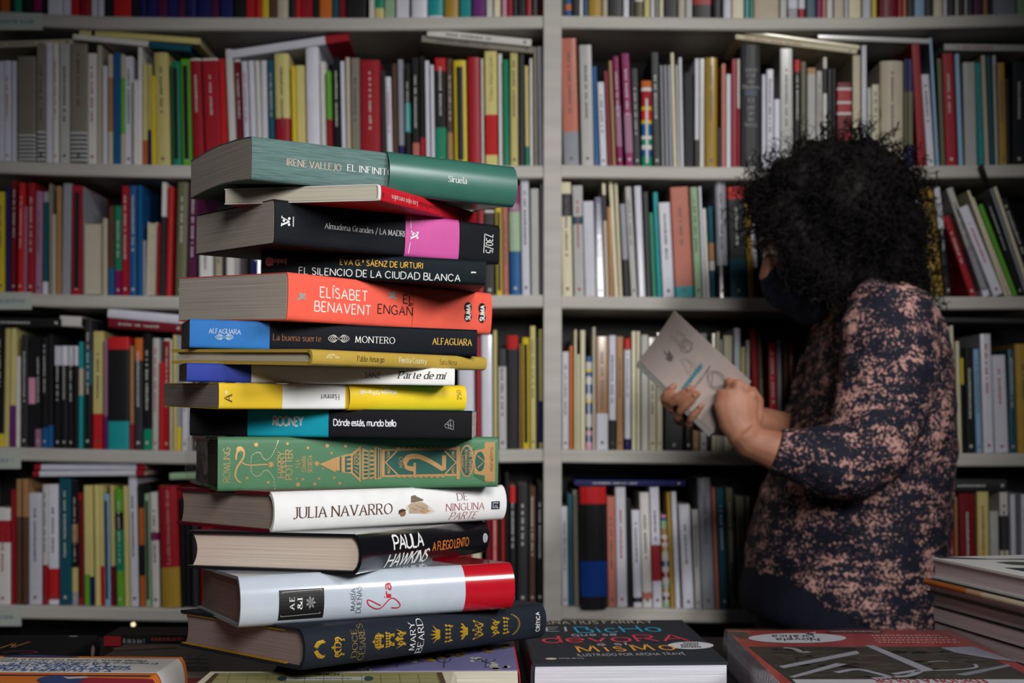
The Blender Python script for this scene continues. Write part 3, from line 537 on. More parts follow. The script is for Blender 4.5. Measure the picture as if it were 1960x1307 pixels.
# ------------------------------------------------------------------ big books (stack and table)
PAGE = (.52, .46, .40)
def cover_mesh(L, D, T, col, bulge=.0008, board=.0006, bands=(), topcol=None, x0=0.0, x1=None, off=0.0, depth=None, flare=0, arch=0):
    """open C section (bottom board, spine, top board) swept along x, coloured in bands along x"""
    mb = MB(); x1 = L if x1 is None else x1; D2 = D if depth is None else depth
    n = 14; r = min(.0016, T*.2)
    def prof(o, k):
        A_ = lambda y: arch*math.sin(math.pi*min(1, y/D2))
        p = [(D2, -o), (D2*.75, -o+A_(D2*.75)), (D2*.5, -o+A_(D2*.5)), (D2*.25, -o+A_(D2*.25)), (.012, -o+A_(.012)), (r, -o)]
        for i in range(n+1):
            t = i/n; z = -o+(T+2*o)*t
            p.append((-o-bulge*(1-abs(2*t-1)**2.4)+(r*.6 if i in (0, n) else 0), z))
        return p+[(r, T+o), (.012, T+o+A_(.012)), (D2*.25, T+o+A_(D2*.25)), (D2*.5, T+o+A_(D2*.5)), (D2*.75, T+o+A_(D2*.75)), (D2, T+o)]
    out = prof(off, 1); inn = prof(off-board, 0)
    cuts = sorted(set([x0, x1]+[b for bb in bands for b in bb[:2] if x0 < b < x1]))
    xs = []
    for a, b in zip(cuts, cuts[1:]):
        k = max(1, int((b-a)/.02)); xs += [a+(b-a)*i/k for i in range(k)]
    xs.append(cuts[-1])
    def colr(i, j):
        xm = (xs[i]+xs[i+1])/2; spine = 5 <= j < len(out)-6
        for b in bands:
            if b[0] <= xm <= b[1] and (spine or len(b) < 4 or not b[3]): return b[2]
        return col if spine or topcol is None else topcol
    mb.grid([[(x, y, z) for y, z in out] for x in xs], colr, True, flip=True)
    mb.grid([[(x, y, z) for y, z in inn] for x in (x0, x1)], (.45, .42, .38) if board < .001 else (topcol or col), True)
    m = len(out)
    for x, fl in ((x0, 1), (x1, 0)):
        vs = [(x, y, z) for y, z in out]+[(x, y, z) for y, z in inn]
        c = colr(0 if fl else len(xs)-2, m//2)
        for j in range(m-1): mb.add([vs[j], vs[j+1], vs[j+m+1], vs[j+m]], [(0, 1, 2, 3) if not fl else (0, 3, 2, 1)], c if 5 <= j < m-6 or topcol is None else topcol)
    for a in (0, m-1):
        vs = [(x0, *out[a]), (x0, *inn[a]), (x1, *inn[a]), (x1, *out[a])]; mb.add(vs, [(0, 1, 2, 3) if a else (3, 2, 1, 0)], topcol or col)
    return mb
def block_mesh(L, D, T, board, inset, bulge, col=PAGE, arch=0):
    """page block: ends and fore-edge; back follows the spine curve"""
    mb = MB(); n = 8
    rows = []
    for x in (inset, L-inset):
        ring = []
        for i in range(n+1):
            t = i/n; ring.append((x, .0008+board-bulge*.8*(1-abs(2*t-1)**2.2), board+(T-2*board)*t))
        for i in range(1, 8): y = D*i/8; ring.append((x, y, T-board+arch*math.sin(math.pi*i/8)))
        for i in range(n+1):
            t = 1-i/n; ring.append((x, D-max(inset, .0006)-(.004 if inset > .001 else .0)*(1-abs(2*t-1)**2), board+(T-2*board)*t))
        for i in range(7, 0, -1): y = D*i/8; ring.append((x, y, board+arch*math.sin(math.pi*i/8)))
        rows.append(ring)
    mb.grid(rows, col, False, True, True); mb.cap(rows[0], col); mb.cap(rows[-1], col, True)
    return mb
FIT = {'vallejo': (-0.1946, 0.8574, 1.2279, 32.44, -0.75, 3.73, 0.2310, 0.1509, 0.0323), 'ojos': (-0.1006, 0.8619, 1.2132, 68.96, -3.16, 2.53, 0.1893, 0.1363, 0.0124),
 'almudena': (-0.1831, 0.8834, 1.1840, 37.91, -0.53, 3.16, 0.2172, 0.1507, 0.0344), 'silencio': (-0.2063, 0.9443, 1.1678, 6.49, 1.91, 2.62, 0.1849, 0.1252, 0.0209),
 'elisabet': (-0.1767, 0.9017, 1.1268, 49.19, -0.54, 2.84, 0.2378, 0.1506, 0.0378), 'montero': (-0.2555, 0.9103, 1.1058, 18.59, 0.69, 2.60, 0.2376, 0.1471, 0.0230),
 'perrita': (-0.1477, 0.8420, 1.0888, 54.13, -0.87, 1.99, 0.2111, 0.1598, 0.0120), 'sanz': (-0.2522, 0.8909, 1.0782, 18.59, 0.37, 1.79, 0.2154, 0.1385, 0.0149),
 'hamnet': (-0.2249, 0.8812, 1.0569, 33.61, -0.13, 1.32, 0.2190, 0.1411, 0.0204), 'rooney': (-0.2654, 0.9464, 1.0356, 0.30, 0.77, 0.15, 0.2323, 0.1395, 0.0238),
 'tower': (-0.2370, 0.9250, 0.9910, 22.04, 0.41, -0.64, 0.2422, 0.1761, 0.0443), 'navarro': (-0.1869, 0.8919, 0.9609, 42.48, 0.97, -1.35, 0.2421, 0.1594, 0.0321),
 'hawkins': (-0.1162, 0.8578, 0.9333, 67.04, 2.08, -1.19, 0.2326, 0.1555, 0.0303), 'sira': (-0.1999, 0.8394, 0.8968, 26.52, 0.59, -3.13, 0.2227, 0.1474, 0.0376),
 'cesares': (-0.1514, 0.8226, 0.8694, 43.47, 1.98, -2.65, 0.2440, 0.1792, 0.0300)}
class SB:
    """one book of the stack: root empty + cover + page_block; text helpers in spine coordinates"""
    def __init__(s, key, label, col, material, bulge=.0008, hard=False, bands=(), topcol=None, page=PAGE, squeeze=.0003, arch=0):
        X, Y, Z, yw, pi, ro, s.L, s.D, s.T = FIT[key]; s.bulge = bulge
        yw, pi, ro = map(math.radians, (yw, pi, ro))
        s.M = Matrix.Translation((X, Y, Z)) @ Matrix.Rotation(yw, 4, 'Z') @ Matrix.Rotation(pi, 4, 'Y') @ Matrix.Rotation(ro, 4, 'X')
        s.inv = s.M.inverted(); s.T -= squeeze; s.arch = arch
        s.root = empty('book', s.M, label, 'book', 'books in the tall stack')
        s.bands = [(s.U(a) if a else 0, s.U(b) if b else s.L, c)+tuple(r) for a, b, c, *r in bands]
        s.board = .0024 if hard else .0007
        cover_mesh(s.L, s.D, s.T, col, bulge, s.board, s.bands, topcol, arch=arch).build('cover', material, s.root)
        block_mesh(s.L, s.D, s.T, s.board+.0002, .0032 if hard else .0002, bulge, page, arch).build('page_block', M_PAPER, s.root)
        s.ink = MB(); s.foil = MB()
    def uv(s, px, py):
        o = s.inv @ Vector((0, 0, CAMZ)); d = s.inv.to_3x3() @ Vector(((px-CX)/FPX, 1, (HZ-py)/FPX))
        t = -o.y/d.y; p = o+d*t; return p.x, p.z
    def U(s, px):
        c = s.M @ Vector((0, 0, s.T/2)); e = (s.M.to_3x3() @ Vector((1, 0, 0))); k = (px-CX)/FPX
        return (k*c.y-c.x)/(e.x-k*e.y)
    def S(s, u, v, off=.0003):
        t = min(1, max(0, v/s.T)); return (u, -s.bulge*(1-abs(2*t-1)**2.4)-off, v)
    def px(s, a, b): return s.S(*s.uv(a, b))
    def hpx(s, px, py, h): return s.uv(px, py-h/2)[1]-s.uv(px, py+h/2)[1]
    def text(s, t, x0, x1, y, h, col, rot=0, mb=None, off=.0003, **k):
        xm = (x0+x1)/2; v = s.uv(xm, y)[1]
        place_text(mb or s.ink, lambda a, b: s.S(a, b, off), t, s.U(x0), s.U(x1), v, s.hpx(xm, y, h), col, rot, **k)
    def rect(s, x0, x1, y0, y1, col, mb=None, off=.00018):
        """y0,y1 = pixel rows at the mid of the run"""
        xm = (x0+x1)/2; va = s.uv(xm, y0)[1]; vb = s.uv(xm, y1)[1]; ua, ub = s.U(x0), s.U(x1)
        m = mb or s.ink; n = max(1, int((x1-x0)/20)); k = 8
        m.grid([[s.S(ua+(ub-ua)*i/n, va+(vb-va)*j/k, off) for j in range(k+1)] for i in range(n+1)], col, False)
    def stroke(s, pts, wpx, col, mb=None, smooth=True, contrast=0, off=.0003):
        c = [s.uv(*p) for p in pts]; wd = s.hpx(pts[0][0], pts[0][1], wpx)
        place_stroke(mb or s.ink, lambda a, b: s.S(a, b, off), c, wd, col, smooth, contrast)
    def poly(s, pts, col, mb=None, off=.0003):
        (mb or s.ink).add([s.S(*s.uv(*p), off) for p in pts], [list(range(len(pts)))], col)
    def disc(s, x, y, rx, ry, col, mb=None, n=18, off=.0003):
        s.poly([(x+rx*math.cos(2*math.pi*k/n), y+ry*math.sin(2*math.pi*k/n)) for k in range(n)], col, mb, off)
    def belly(s, xa, xb, col, material, bulge, off=.0006, label='belly band'):
        ua = s.U(xa) if xa else 0; ub = s.U(xb) if xb else s.L+.0004
        b0 = s.bulge; mb = cover_mesh(s.L, s.D, s.T, col, bulge, .0003, (), None, ua, ub, off, s.D*.98, arch=s.arch)
        o = mb.build('belly_band', material, s.root); o['label'] = label; s.bulge = bulge; return o
    def done(s, names=('spine_lettering', 'gilt_ornament')):
        if s.ink.v: s.ink.build(names[0], M_INK, s.root)
        if s.foil.v: s.foil.build(names[1], M_FOIL, s.root)
WH = (.74, .74, .72)
# 1 -- green linen
b = SB('vallejo', 'thick grey-green linen paperback with glossy green band, topmost of the tall stack', (.095, .165, .155), M_CLOTH, .0012, arch=.0034)
b.text('IRENE VALLEJO', 548, 651, 316, 12.5, (.62, .42, .34), serif=1, thick=.11)
b.text('EL INFINITO', 664, 751, 326, 12, WH, serif=1, thick=.11)
b.done(); b.ink = MB(); b.foil = MB()
b.belly(739, None, (.032, .125, .092), M_BAND, .006, .0009, 'smooth dark green paper band')
b.text('Siruela', 850, 885, 346, 11, WH, serif=1, thick=.13, off=.0013); b.ink.build('band_lettering', M_INK, b.root)
# 2 -- thin red
b = SB('ojos', 'slim red paperback with cream pages, second from the top of the tall stack', (.50, .012, .022), M_SATIN, .0006, bands=[(None, 728, (.7, .7, .68))], page=(.58, .53, .43))
b.text('Los ojos cerrados', 748, 797, 384, 9, (.7, .62, .6), rot=180, serif=1, thick=.12)
b.text('Edurne Portela', 801, 836, 395, 8, (.16, .01, .015), rot=180, serif=1, thick=.12)
b.rect(730.5, 734, 369, 377, (.14, .02, .02), off=.0003)
b.done()
# 3 -- black with pink band
b = SB('almudena', 'black paperback with a bright pink belly band, third from the top of the stack', (.010, .011, .014), M_DARK, .0008)
b.text('Almudena Grandes / LA MADRE', 621, 776, 440, 10.5, (.62, .62, .62), serif=1, thick=.105)
def vlogo(b, x, y, k, col, mb, off):
    """V lying on its side, point to the right, with three dots"""
    b.stroke([(x, y-8.5*k), (x+15*k, y)], 1.6*k, col, mb, False, off=off); b.stroke([(x-.5, y+6.5*k), (x+15*k, y)], 3.4*k, col, mb, False, off=off)
    b.stroke([(x+.5, y-11*k), (x, y-6*k)], 1.4*k, col, mb, False, off=off); b.stroke([(x, y+2.5*k), (x-1, y+9.5*k)], 1.4*k, col, mb, False, off=off)
    for dx, dy in ((4, -1.8), (14.5, -5.5), (14, 6)): b.disc(x+dx*k, y+dy*k, 2.4*k, 2.6*k, col, mb, off=off)
vlogo(b, 538, 424, 1, WH, b.ink, .0003); b.stroke([(560.5, 415), (560, 434)], 1.6, WH, smooth=False)
b.text('730/5', 929, 942, 466, 36, WH, rot=-90, serif=1, thick=.13); b.stroke([(927, 447), (924.5, 484)], 1.5, WH, smooth=False)
b.done(); b.ink = MB()
b.belly(774, 877, (.52, .085, .30), M_SATIN, .0012, .0005, 'bright pink paper band')
m = MB(); b.stroke([(785, 416), (784, 437)], 1.3, WH, m, False, off=.0009); b.stroke([(783, 464), (780, 485)], 1.3, WH, m, False, off=.0009); vlogo(b, 784.5, 450.5, .85, WH, m, .0009); m.build('band_lettering', M_INK, b.root)
# 4 -- dark teal
b = SB('silencio', 'black-green paperback with amber and white capitals, fourth from the top of the stack', (.007, .012, .015), M_DARK, .0006)
b.text('EVA G.º SÁENZ DE URTURI', 651, 809, 505, 10.5, (.72, .40, .03), thick=.13)
b.text('EL SILENCIO DE LA CIUDAD BLANCA', 573, 881, 525, 13, (.72, .73, .73), thick=.11)
b.text('1', 902, 911, 522, 2.2, WH, rot=90, thick=.22)
b.poly([(508, 495), (515, 491.5), (523, 495), (523, 507), (514, 510), (508, 506)], (.4, .22, .27)); b.text('booket', 520, 548, 501, 10, (.45, .3, .34), rot=180, thick=.17)
b.done()
# 5 -- coral
b = SB('elisabet', 'thick coral orange paperback with bird motifs, fifth from the top of the stack', (.78, .11, .07), M_MATTE, .0010)
b.text('ELÍSABET', 611, 701, 563, 19, (.78, .70, .66), thick=.12); b.text('BENAVENT', 601, 708, 590, 18.5, (.78, .70, .66), thick=.12)
b.text('EL', 770, 789, 573, 16, (.03, .015, .013), thick=.12); b.text('ENGAÑO', 722, 803, 594, 17, (.03, .015, .013), thick=.12)
for x, y, f in ((575, 568, 1), (750, 566, -1)):
    c = (.30, .29, .27)
    b.poly([(x-11*f, y+7), (x-4*f, y+1), (x+2*f, y-1), (x+12*f, y+6), (x+2*f, y+4), (x-3*f, y+6)], c); b.poly([(x-4*f, y+1), (x-5*f, y-8), (x+3*f, y-6), (x+4*f, y)], c); b.poly([(x, y), (x+5*f, y-7), (x+9*f, y-6), (x+4*f, y+2)], c)
b.done(); b.ink = MB()
b.belly(788, None, (.78, .11, .07), M_MATTE, .0016, .0005, 'coral paper band')
m = MB()
for x in (892, 919):
    for y in (588, 606): b.disc(x, y+(x-892)*.07, 7, 10, (.012, .01, .01), m, off=.0011)
    b.text('SUMA', x-4, x+4, 597.5+(x-892)*.07, 29, WH, rot=90, mb=m, thick=.22, off=.0013, gap=.2)
m.build('band_lettering', M_INK, b.root)
# 6 -- blue / black
AM = (.70, .42, .05)
b = SB('montero', 'black paperback with blue tail panel and small white ornament, sixth from the top', (.007, .009, .013), M_DARK, .0006, bands=[(None, 516, (.03, .155, .44), 1)])
b.text('ALFAGUARA', 400, 460, 634, 9, (.6, .65, .7), serif=1, thick=.12)
def swirl(b, x, y, rx, ry, col, wd):
    for k in range(4):
        r = 1-k*.2; b.stroke([(x-rx*r, y), (x-rx*.5*r, y-ry*r), (x, y), (x+rx*.5*r, y+ry*r), (x+rx*r, y), (x+rx*.5*r, y-ry*r), (x, y), (x-rx*.5*r, y+ry*r), (x-rx*r, y)], wd, col)
swirl(b, 429, 645, 17, 5, (.6, .65, .7), .7); swirl(b, 648, 648, 20, 7, (.6, .58, .55), .9)
b.text('La buena suerte', 523, 614, 646.5, 11.5, (.26, .085, .022), serif=1, thick=.11)
b.text('MONTERO', 680, 755, 650.5, 12, WH, serif=1, thick=.11); b.text('ALFAGUARA', 828, 902, 654, 12, AM, serif=1, thick=.13)
b.done()
# 7 -- thin mustard hardcover
b = SB('perrita', 'thin mustard yellow hardcover with rounded spine, seventh from the top', (.42, .285, .05), M_SATIN, .0022, True, page=(.46, .41, .33))
b.text('Pablo Amargo', 680, 731, 687, 10, (.05, .03, .01), serif=1, thick=.12); b.text('Perrita Country', 760, 812, 690, 10, (.74, .68, .5), serif=1, thick=.14); b.text('Sara Mesa', 838, 870, 693, 10, (.22, .14, .03), serif=1, thick=.13)
b.stroke([(620, 685), (625, 679), (628, 686), (634, 679), (638, 685), (645, 683)], 1.2, (.72, .62, .4)); b.stroke([(622, 686), (632, 677), (644, 686)], .9, (.72, .62, .4))
b.done()
# 8 -- white with blue
b = SB('sanz', 'slim white paperback with blue tail panel, eighth from the top of the stack', (.70, .685, .66), M_MATTE, .0006, bands=[(None, 481, (.025, .045, .30), 1)])
b.text('SANZ', 698, 727, 718, 10, (.02, .02, .02), thick=.11); b.text('Parte de mí', 762, 850, 718, 13, (.015, .015, .015), serif=1, thick=.17, slant=.25)
b.done()
# 9 -- yellow / white
b = SB('hamnet', 'yellow and white paperback with a yellow belly band, ninth from the top', (.70, .47, .025), M_MATTE, .0008, bands=[(540, 660, (.74, .74, .73), 1)], page=(.36, .31, .29))
b.text('A', 428, 443, 762, 13, (.03, .025, .01), rot=90, serif=1, thick=.13); b.text('*', 428, 436, 751, 7, (.72, .65, .4), rot=90, thick=.2)
b.text('Hamnet', 613, 648, 760, 10, (.03, .03, .03), rot=180, serif=1, thick=.12); b.done(); b.ink = MB()
b.belly(665, None, (.72, .50, .018), M_SATIN, .0042, .0009, 'bulging yellow paper band')
b.text("Maggie O'Farrell", 685, 754, 751, 8, (.74, .70, .5), rot=180, thick=.2, off=.0013); b.text('250', 869, 877, 756, 17, (.06, .05, .01), rot=90, serif=1, thick=.12, off=.0013)
b.ink.build('band_lettering', M_INK, b.root)
# 10 -- black / turquoise
b = SB('rooney', 'black paperback with turquoise title panel, tenth from the top of the stack', (.010, .010, .012), M_DARK, .0006, bands=[(474, 629, (.008, .27, .37), 1), (849, 876, (.62, .30, .06), 2) if 0 else (474, 629, (.008, .27, .37), 1)], topcol=(.01, .33, .45))
b.text('ROONEY', 523, 580, 806, 17, (.40, .45, .46), thick=.24, gap=.1); b.text('Dónde estás, mundo bello', 639, 758, 809, 12, (.66, .66, .72), thick=.18, gap=.1)
for p in ([(851, 814), (858, 807), (862, 803), (868, 806), (868, 822)], [(851, 814), (853, 818), (868, 822)], [(858, 808), (859, 819)], [(862, 804), (863, 821)], [(854, 812), (866, 815)]): b.stroke(p, .8, (.35, .35, .36), smooth=False)
b.done()
# 11 -- green gilt hardcover in shrink wrap
GO = (.50, .29, .12)
b = SB('tower', 'green cloth-look hardcover with gilt tower spine in clear wrap, eleventh from the top', (.07, .185, .095), M_SATIN, .0006, True, page=(.20, .15, .13))
f = b.foil; DG = (.03, .12, .095)
b.text('ROWLING', 427, 440, 890, 66, GO, rot=90, mb=f, thick=.08, gap=.12)
b.text('HARRY', 531, 544, 889, 50, GO, rot=90, mb=f, thick=.11, gap=.05); b.text('POTTER', 546, 559, 889, 57, GO, rot=90, mb=f, thick=.11, gap=.05)
b.text('Y LA', 565, 573, 888, 15, GO, rot=90, mb=f, thick=.14); b.text('CÁMARA', 577, 585, 888, 29, GO, rot=90, mb=f, thick=.16); b.text('SECRETA', 589, 597, 888, 32, GO, rot=90, mb=f, thick=.16)
# wand with a ribbon curl, dotted trail, stars
b.stroke([(451, 880), (453, 867), (458, 857), (466, 862), (466, 874), (460, 884), (453, 895), (450, 910), (455, 920), (461, 923)], 3.4, GO, f)
b.stroke([(461, 883), (470, 889), (485, 890), (500, 889), (518, 889)], 2.4, GO, f)
b.disc(459, 860, 7, 6, GO, f); b.disc(460, 866, 3, 4, (.07, .185, .095), f, off=.0005)
for pts in ([(480, 885), (481, 873), (490, 866), (498, 867), (503, 876), (510, 880), (519, 873), (525, 862), (530, 850), (532, 843)], [(480, 893), (481, 903), (489, 911), (498, 909), (505, 901), (513, 901), (519, 908), (524, 918), (526, 935)]):
    for p in catmull(pts, 3): b.disc(p[0], p[1], 1.0, 1.0, (.6, .5, .32), f, 8)
def star(b, x, y, r, col, f):
    for k in range(4):
        a = k*math.pi/4; b.stroke([(x-r*math.cos(a), y-r*math.sin(a)), (x+r*math.cos(a), y+r*math.sin(a))], r*.34, col, f, False)
for x, y, r in ((518, 889, 6), (490, 851, 4.5), (550, 849, 3), (589, 857, 3), (626, 853, 4), (661, 854, 3), (606, 887, 5), (472, 915, 3), (513, 923, 3), (570, 927, 4.5), (579, 917, 3), (602, 926, 3.5), (610, 916, 3), (639, 914, 3), (650, 925, 3.5), (634, 867, 2.5), (618, 897, 2), (567, 916, 2)): star(b, x, y, r, GO, f)
# generic tower lying along the spine: spire, arcades, clock body, base
b.poly([(611, 888), (642, 876), (642, 904)], GO, f); b.poly([(634, 878), (660, 870), (673, 868), (673, 906), (660, 905), (634, 897)], GO, f)
b.poly([(672, 868), (690, 853), (690, 923), (672, 906)], GO, f)
for i in range(5): b.poly([(645+i*5, 874+0*i), (648+i*5, 873), (648+i*5, 903), (645+i*5, 902)], DG, f, off=.0005) if i % 2 else None
for i in range(4): b.poly([(661, 873+i*8.6), (671, 872+i*8.6), (671, 877+i*8.6), (661, 877.5+i*8.6)], DG, f, off=.0005)
b.poly([(675, 872), (687, 862), (687, 914), (675, 903)], DG, f, off=.0005)
for i in range(3):
    for s_ in (1, -1): b.stroke([(676, 888+s_*i*5), (681, 886+s_*(i*7+3)), (686, 888+s_*(i*9+1)), (680, 888+s_*(i*6))], 1.1, GO, f, off=.0007)
b.poly([(693, 858), (705, 862), (705, 915), (693, 918)], GO, f)
for i in range(7): b.poly([(696, 864+i*7.4), (704, 865+i*7.2), (704, 869+i*7.2), (696, 868.5+i*7.4)], DG, f, off=.0005)
b.poly([(707, 860), (716, 862), (716, 914), (707, 917)], GO, f)
for i in range(6): b.poly([(708, 865+i*8.6), (715, 866+i*8.3), (715, 870+i*8.3), (708, 870+i*8.6)], DG, f, off=.0005)
b.poly([(717, 855), (729, 858), (729, 916), (717, 918)], GO, f); b.poly([(720, 857), (723, 858), (723, 915), (720, 916)], DG, f, off=.0005); b.poly([(725, 860), (727, 860), (727, 913), (725, 914)], DG, f, off=.0005)
b.poly([(730, 860), (880, 856), (880, 911), (730, 913)], GO, f); b.poly([(736, 863), (873, 861), (873, 906), (736, 909)], DG, f, off=.0005)
for i in range(9):
    for y in (858.5, 911): b.disc(762+i*10.5, y, 4.5, 3.4, GO, f, 10, off=.0006)
for xa, xb in ((737, 760), (872, 850)):
    b.stroke([(xb, 862), (xa, 885), (xb, 908)], 3, GO, f, False, off=.0007)
    for k in range(3):
        for s_ in (1, -1): b.stroke([(xa+(xb-xa)*.1, 885+s_*(9+k*5)), (xa+(xb-xa)*.35, 885+s_*(14+k*3)), (xa+(xb-xa)*.2, 885+s_*(19+k))], 1.2, GO, f, off=.0007)
b.text('AÑO', 763, 770, 885.5, 21, GO, rot=90, mb=f, serif=1, thick=.12, off=.0007)
b.text('2', 775, 849, 885.5, 28, GO, rot=90, mb=f, serif=1, thick=.2, off=.0007)
b.disc(893, 882, 14, 31, GO, f, 24); b.disc(893, 882, 11, 28, DG, f, 24, off=.0005); b.poly([(873, 854), (879, 854), (879, 917), (873, 917)], GO, f, off=.0006)
b.text('DISEÑO E', 882, 886, 882, 24, GO, rot=90, mb=f, thick=.2, off=.0008); b.text('ILUSTRACIONES DE', 889, 893, 882, 44, GO, rot=90, mb=f, thick=.2, off=.0008); b.text('MINALIMA', 896, 903, 882, 50, GO, rot=90, mb=f, thick=.16, off=.0008)
b.poly([(907, 857), (930, 846), (947, 846), (947, 922), (930, 922), (907, 911)], GO, f, off=.0004); b.disc(918, 883, 9, 19, DG, f, 16, off=.0006)
b.stroke([(913, 872), (926, 883), (913, 895)], 2, GO, f, False, off=.0008); b.poly([(927, 846), (907, 857), (907, 862), (927, 858)], (.07, .185, .095), f, off=.0006); b.poly([(927, 921), (907, 911), (907, 906), (927, 910)], (.07, .185, .095), f, off=.0006)
b.text('minalima', 937, 943, 878, 45, (.36, .2, .08), rot=90, mb=f, thick=.14, off=.0006)
b.done()
M_WRAP = bpy.data.materials.new('clear_wrap'); M_WRAP.use_nodes = True
nt = M_WRAP.node_tree; nt.nodes.remove(nt.nodes['Principled BSDF']); out = nt.nodes['Material Output']
tr = nt.nodes.new('ShaderNodeBsdfTransparent'); gs = nt.nodes.new('ShaderNodeBsdfGlossy'); gs.inputs['Roughness'].default_value = .09; mx = nt.nodes.new('ShaderNodeMixShader')
lw = nt.nodes.new('ShaderNodeLayerWeight'); lw.inputs['Blend'].default_value = .25; mr = nt.nodes.new('ShaderNodeMapRange'); mr.inputs['To Min'].default_value = .025; mr.inputs['To Max'].default_value = .3
ns = nt.nodes.new('ShaderNodeTexNoise'); tc = nt.nodes.new('ShaderNodeTexCoord'); mp = nt.nodes.new('ShaderNodeMapping'); mp.inputs['Scale'].default_value = (110, 14, 10); mp.inputs['Rotation'].default_value = (0, .75, 0)
bp = nt.nodes.new('ShaderNodeBump'); bp.inputs['Strength'].default_value = .45; bp.inputs['Distance'].default_value = .002
nt.links.new(tc.outputs['Object'], mp.inputs[0]); nt.links.new(mp.outputs[0], ns.inputs['Vector']); nt.links.new(ns.outputs['Fac'], bp.inputs['Height'])
nt.links.new(bp.outputs[0], gs.inputs['Normal']); nt.links.new(lw.outputs['Fresnel'], mr.inputs['Value']); nt.links.new(mr.outputs[0], mx.inputs[0])
nt.links.new(tr.outputs[0], mx.inputs[1]); nt.links.new(gs.outputs[0], mx.inputs[2]); nt.links.new(mx.outputs[0], out.inputs['Surface'])
q = MB(); rnd = random.Random(4); L, D, T = b.L, b.D, b.T
rows = []
for x in (-.006, -.0008, L*.5, L+.0006, L+.003):
    e = 0 if -.001 < x < L+.001 else .004
    rows.append([(x+(rnd.uniform(-.002, .002) if e else 0), y, z) for y, z in ((-.0012+e, -.0002+e), (-.0012+e, T+.0002-e), (D*.3, T+.0002-e), (D*.7, T+.0002-e), (D+.0006-e, T+.0002-e), (D+.0006-e, -.0002+e), (D*.7, -.0002+e), (D*.3, -.0002+e))])
q.grid(rows, (1, 1, 1), False, True, True); q.cap(rows[0], (1, 1, 1)); q.cap(rows[-1], (1, 1, 1), True)
q.build('clear_wrap', M_WRAP, b.root)['label'] = 'crinkled clear plastic wrap'
# 12 -- white jacket
b = SB('navarro', 'white-jacketed hardcover with dark red boards, twelfth from the top of the stack', (.70, .70, .70), M_SATIN, .0052, True, topcol=(.13, .004, .014), page=(.40, .32, .27))
b.text('JULIA NAVARRO', 555, 743, 977, 20, (.09, .035, .015), serif=1, thick=.13)
RD = (.26, .018, .03)
b.text('DE', 869, 888, 950, 13, (.12, .03, .03), serif=1, thick=.1); b.text('NINGUNA', 847, 919, 969, 13.5, RD, serif=1, thick=.1); b.text('PARTE', 856, 906, 986, 13, RD, serif=1, thick=.1, slant=.25)
b.rect(933, 949, 959, 974, (.015, .02, .04), off=.0004); b.stroke([(946, 962), (936, 962), (936, 971), (940, 971), (940, 966)], 1.2, WH, smooth=False, off=.0006); b.stroke([(946, 971), (943, 971), (943, 966)], 1.2, WH, smooth=False, off=.0006)
# printed figure bent forward under a pack
b.poly([(800, 962), (815, 968), (826, 978), (815, 983), (800, 982)], (.58, .53, .47), off=.00028); b.poly([(773, 967), (780, 962), (800, 960), (811, 966), (813, 976), (800, 982), (776, 982), (775, 972)], (.40, .31, .225), off=.0003)
b.poly([(800, 973), (818, 977), (806, 983), (798, 981)], (.46, .27, .14), off=.00034); b.poly([(779, 961), (781, 949), (789, 947), (792, 950), (803, 955), (803, 958), (785, 961)], (.15, .105, .07), off=.00034)
b.poly([(770, 970), (774, 965), (777, 976), (772, 975)], (.55, .5, .45), off=.00033)
for k, (x, y) in enumerate(((782, 972), (788, 975), (795, 970), (803, 972), (790, 967), (799, 978))): b.poly([(x-4, y), (x, y-1.5), (x+5, y+.5), (x, y+1)], (.28, .2, .14), off=.00036)
b.disc(764, 981.5, 6, 6.5, (.26, .12, .07), off=.00038); b.poly([(756, 984), (756, 976), (763, 973), (771, 976), (766, 978), (760, 980)], (.05, .03, .02), off=.0004)
b.done()
# 13 -- black thriller hardcover
b = SB('hawkins', 'glossy black hardcover showing a broad cream page end, thirteenth from the top', (.006, .006, .008), M_GLOSS, .005, True, page=(.66, .545, .46))
b.text('PAULA', 744, 800, 1035, 26, WH, thick=.15, gap=.12); b.text('HAWKINS', 731, 809, 1068, 24, WH, thick=.13, gap=.12, slant=.3)
b.text('A FUEGO LENTO', 818, 887, 1041, 16, (.62, .17, .03), thick=.14, gap=.12)
b.disc(919, 1029, 4.5, 9, (.5, .52, .58)); 
for k in (-2, 0, 2): b.stroke([(919+k, 1023), (919+k, 1035)], .8, (.1, .1, .14), smooth=False, off=.0005)
b.done()
# 14 -- white and red glossy
b = SB('sira', 'glossy pale blue-white hardcover with red jacket end, fourteenth from the top', (.43, .48, .55), M_GLOSS, .0075, True, bands=[(884, None, (.40, .004, .012))], page=(.29, .205, .175), topcol=None)
b.rect(529, 615, 1126, 1184, (.008, .008, .009)); 
for p in ([(536, 1132), (610, 1126)], [(610, 1126), (608, 1172)], [(608, 1172), (534, 1179)], [(534, 1179), (536, 1132)]): b.stroke(p, .9, (.4, .39, .36), smooth=False, off=.0005)
b.text('AE', 549, 558, 1153, 23, WH, rot=90, serif=1, thick=.13, off=.0005, gap=.45); b.text('&I', 564, 573, 1154, 20, WH, rot=90, serif=1, thick=.13, off=.0005, gap=.2)
for k in range(7):
    a = k*math.pi*2/7; x, y = 589, 1151; b.poly([(x, y), (x+7*math.cos(a-.3), y+9*math.sin(a-.3)), (x+10*math.cos(a), y+13*math.sin(a)), (x+7*math.cos(a+.3), y+9*math.sin(a+.3))], (.2, .2, .2), off=.0005)
b.text('MARÍA', 666, 674, 1146, 42, (.04, .04, .05), rot=90, serif=1, thick=.12); b.text('DUEÑAS', 677, 686, 1146, 51, (.04, .04, .05), rot=90, serif=1, thick=.12)
RD = (.42, .012, .02)
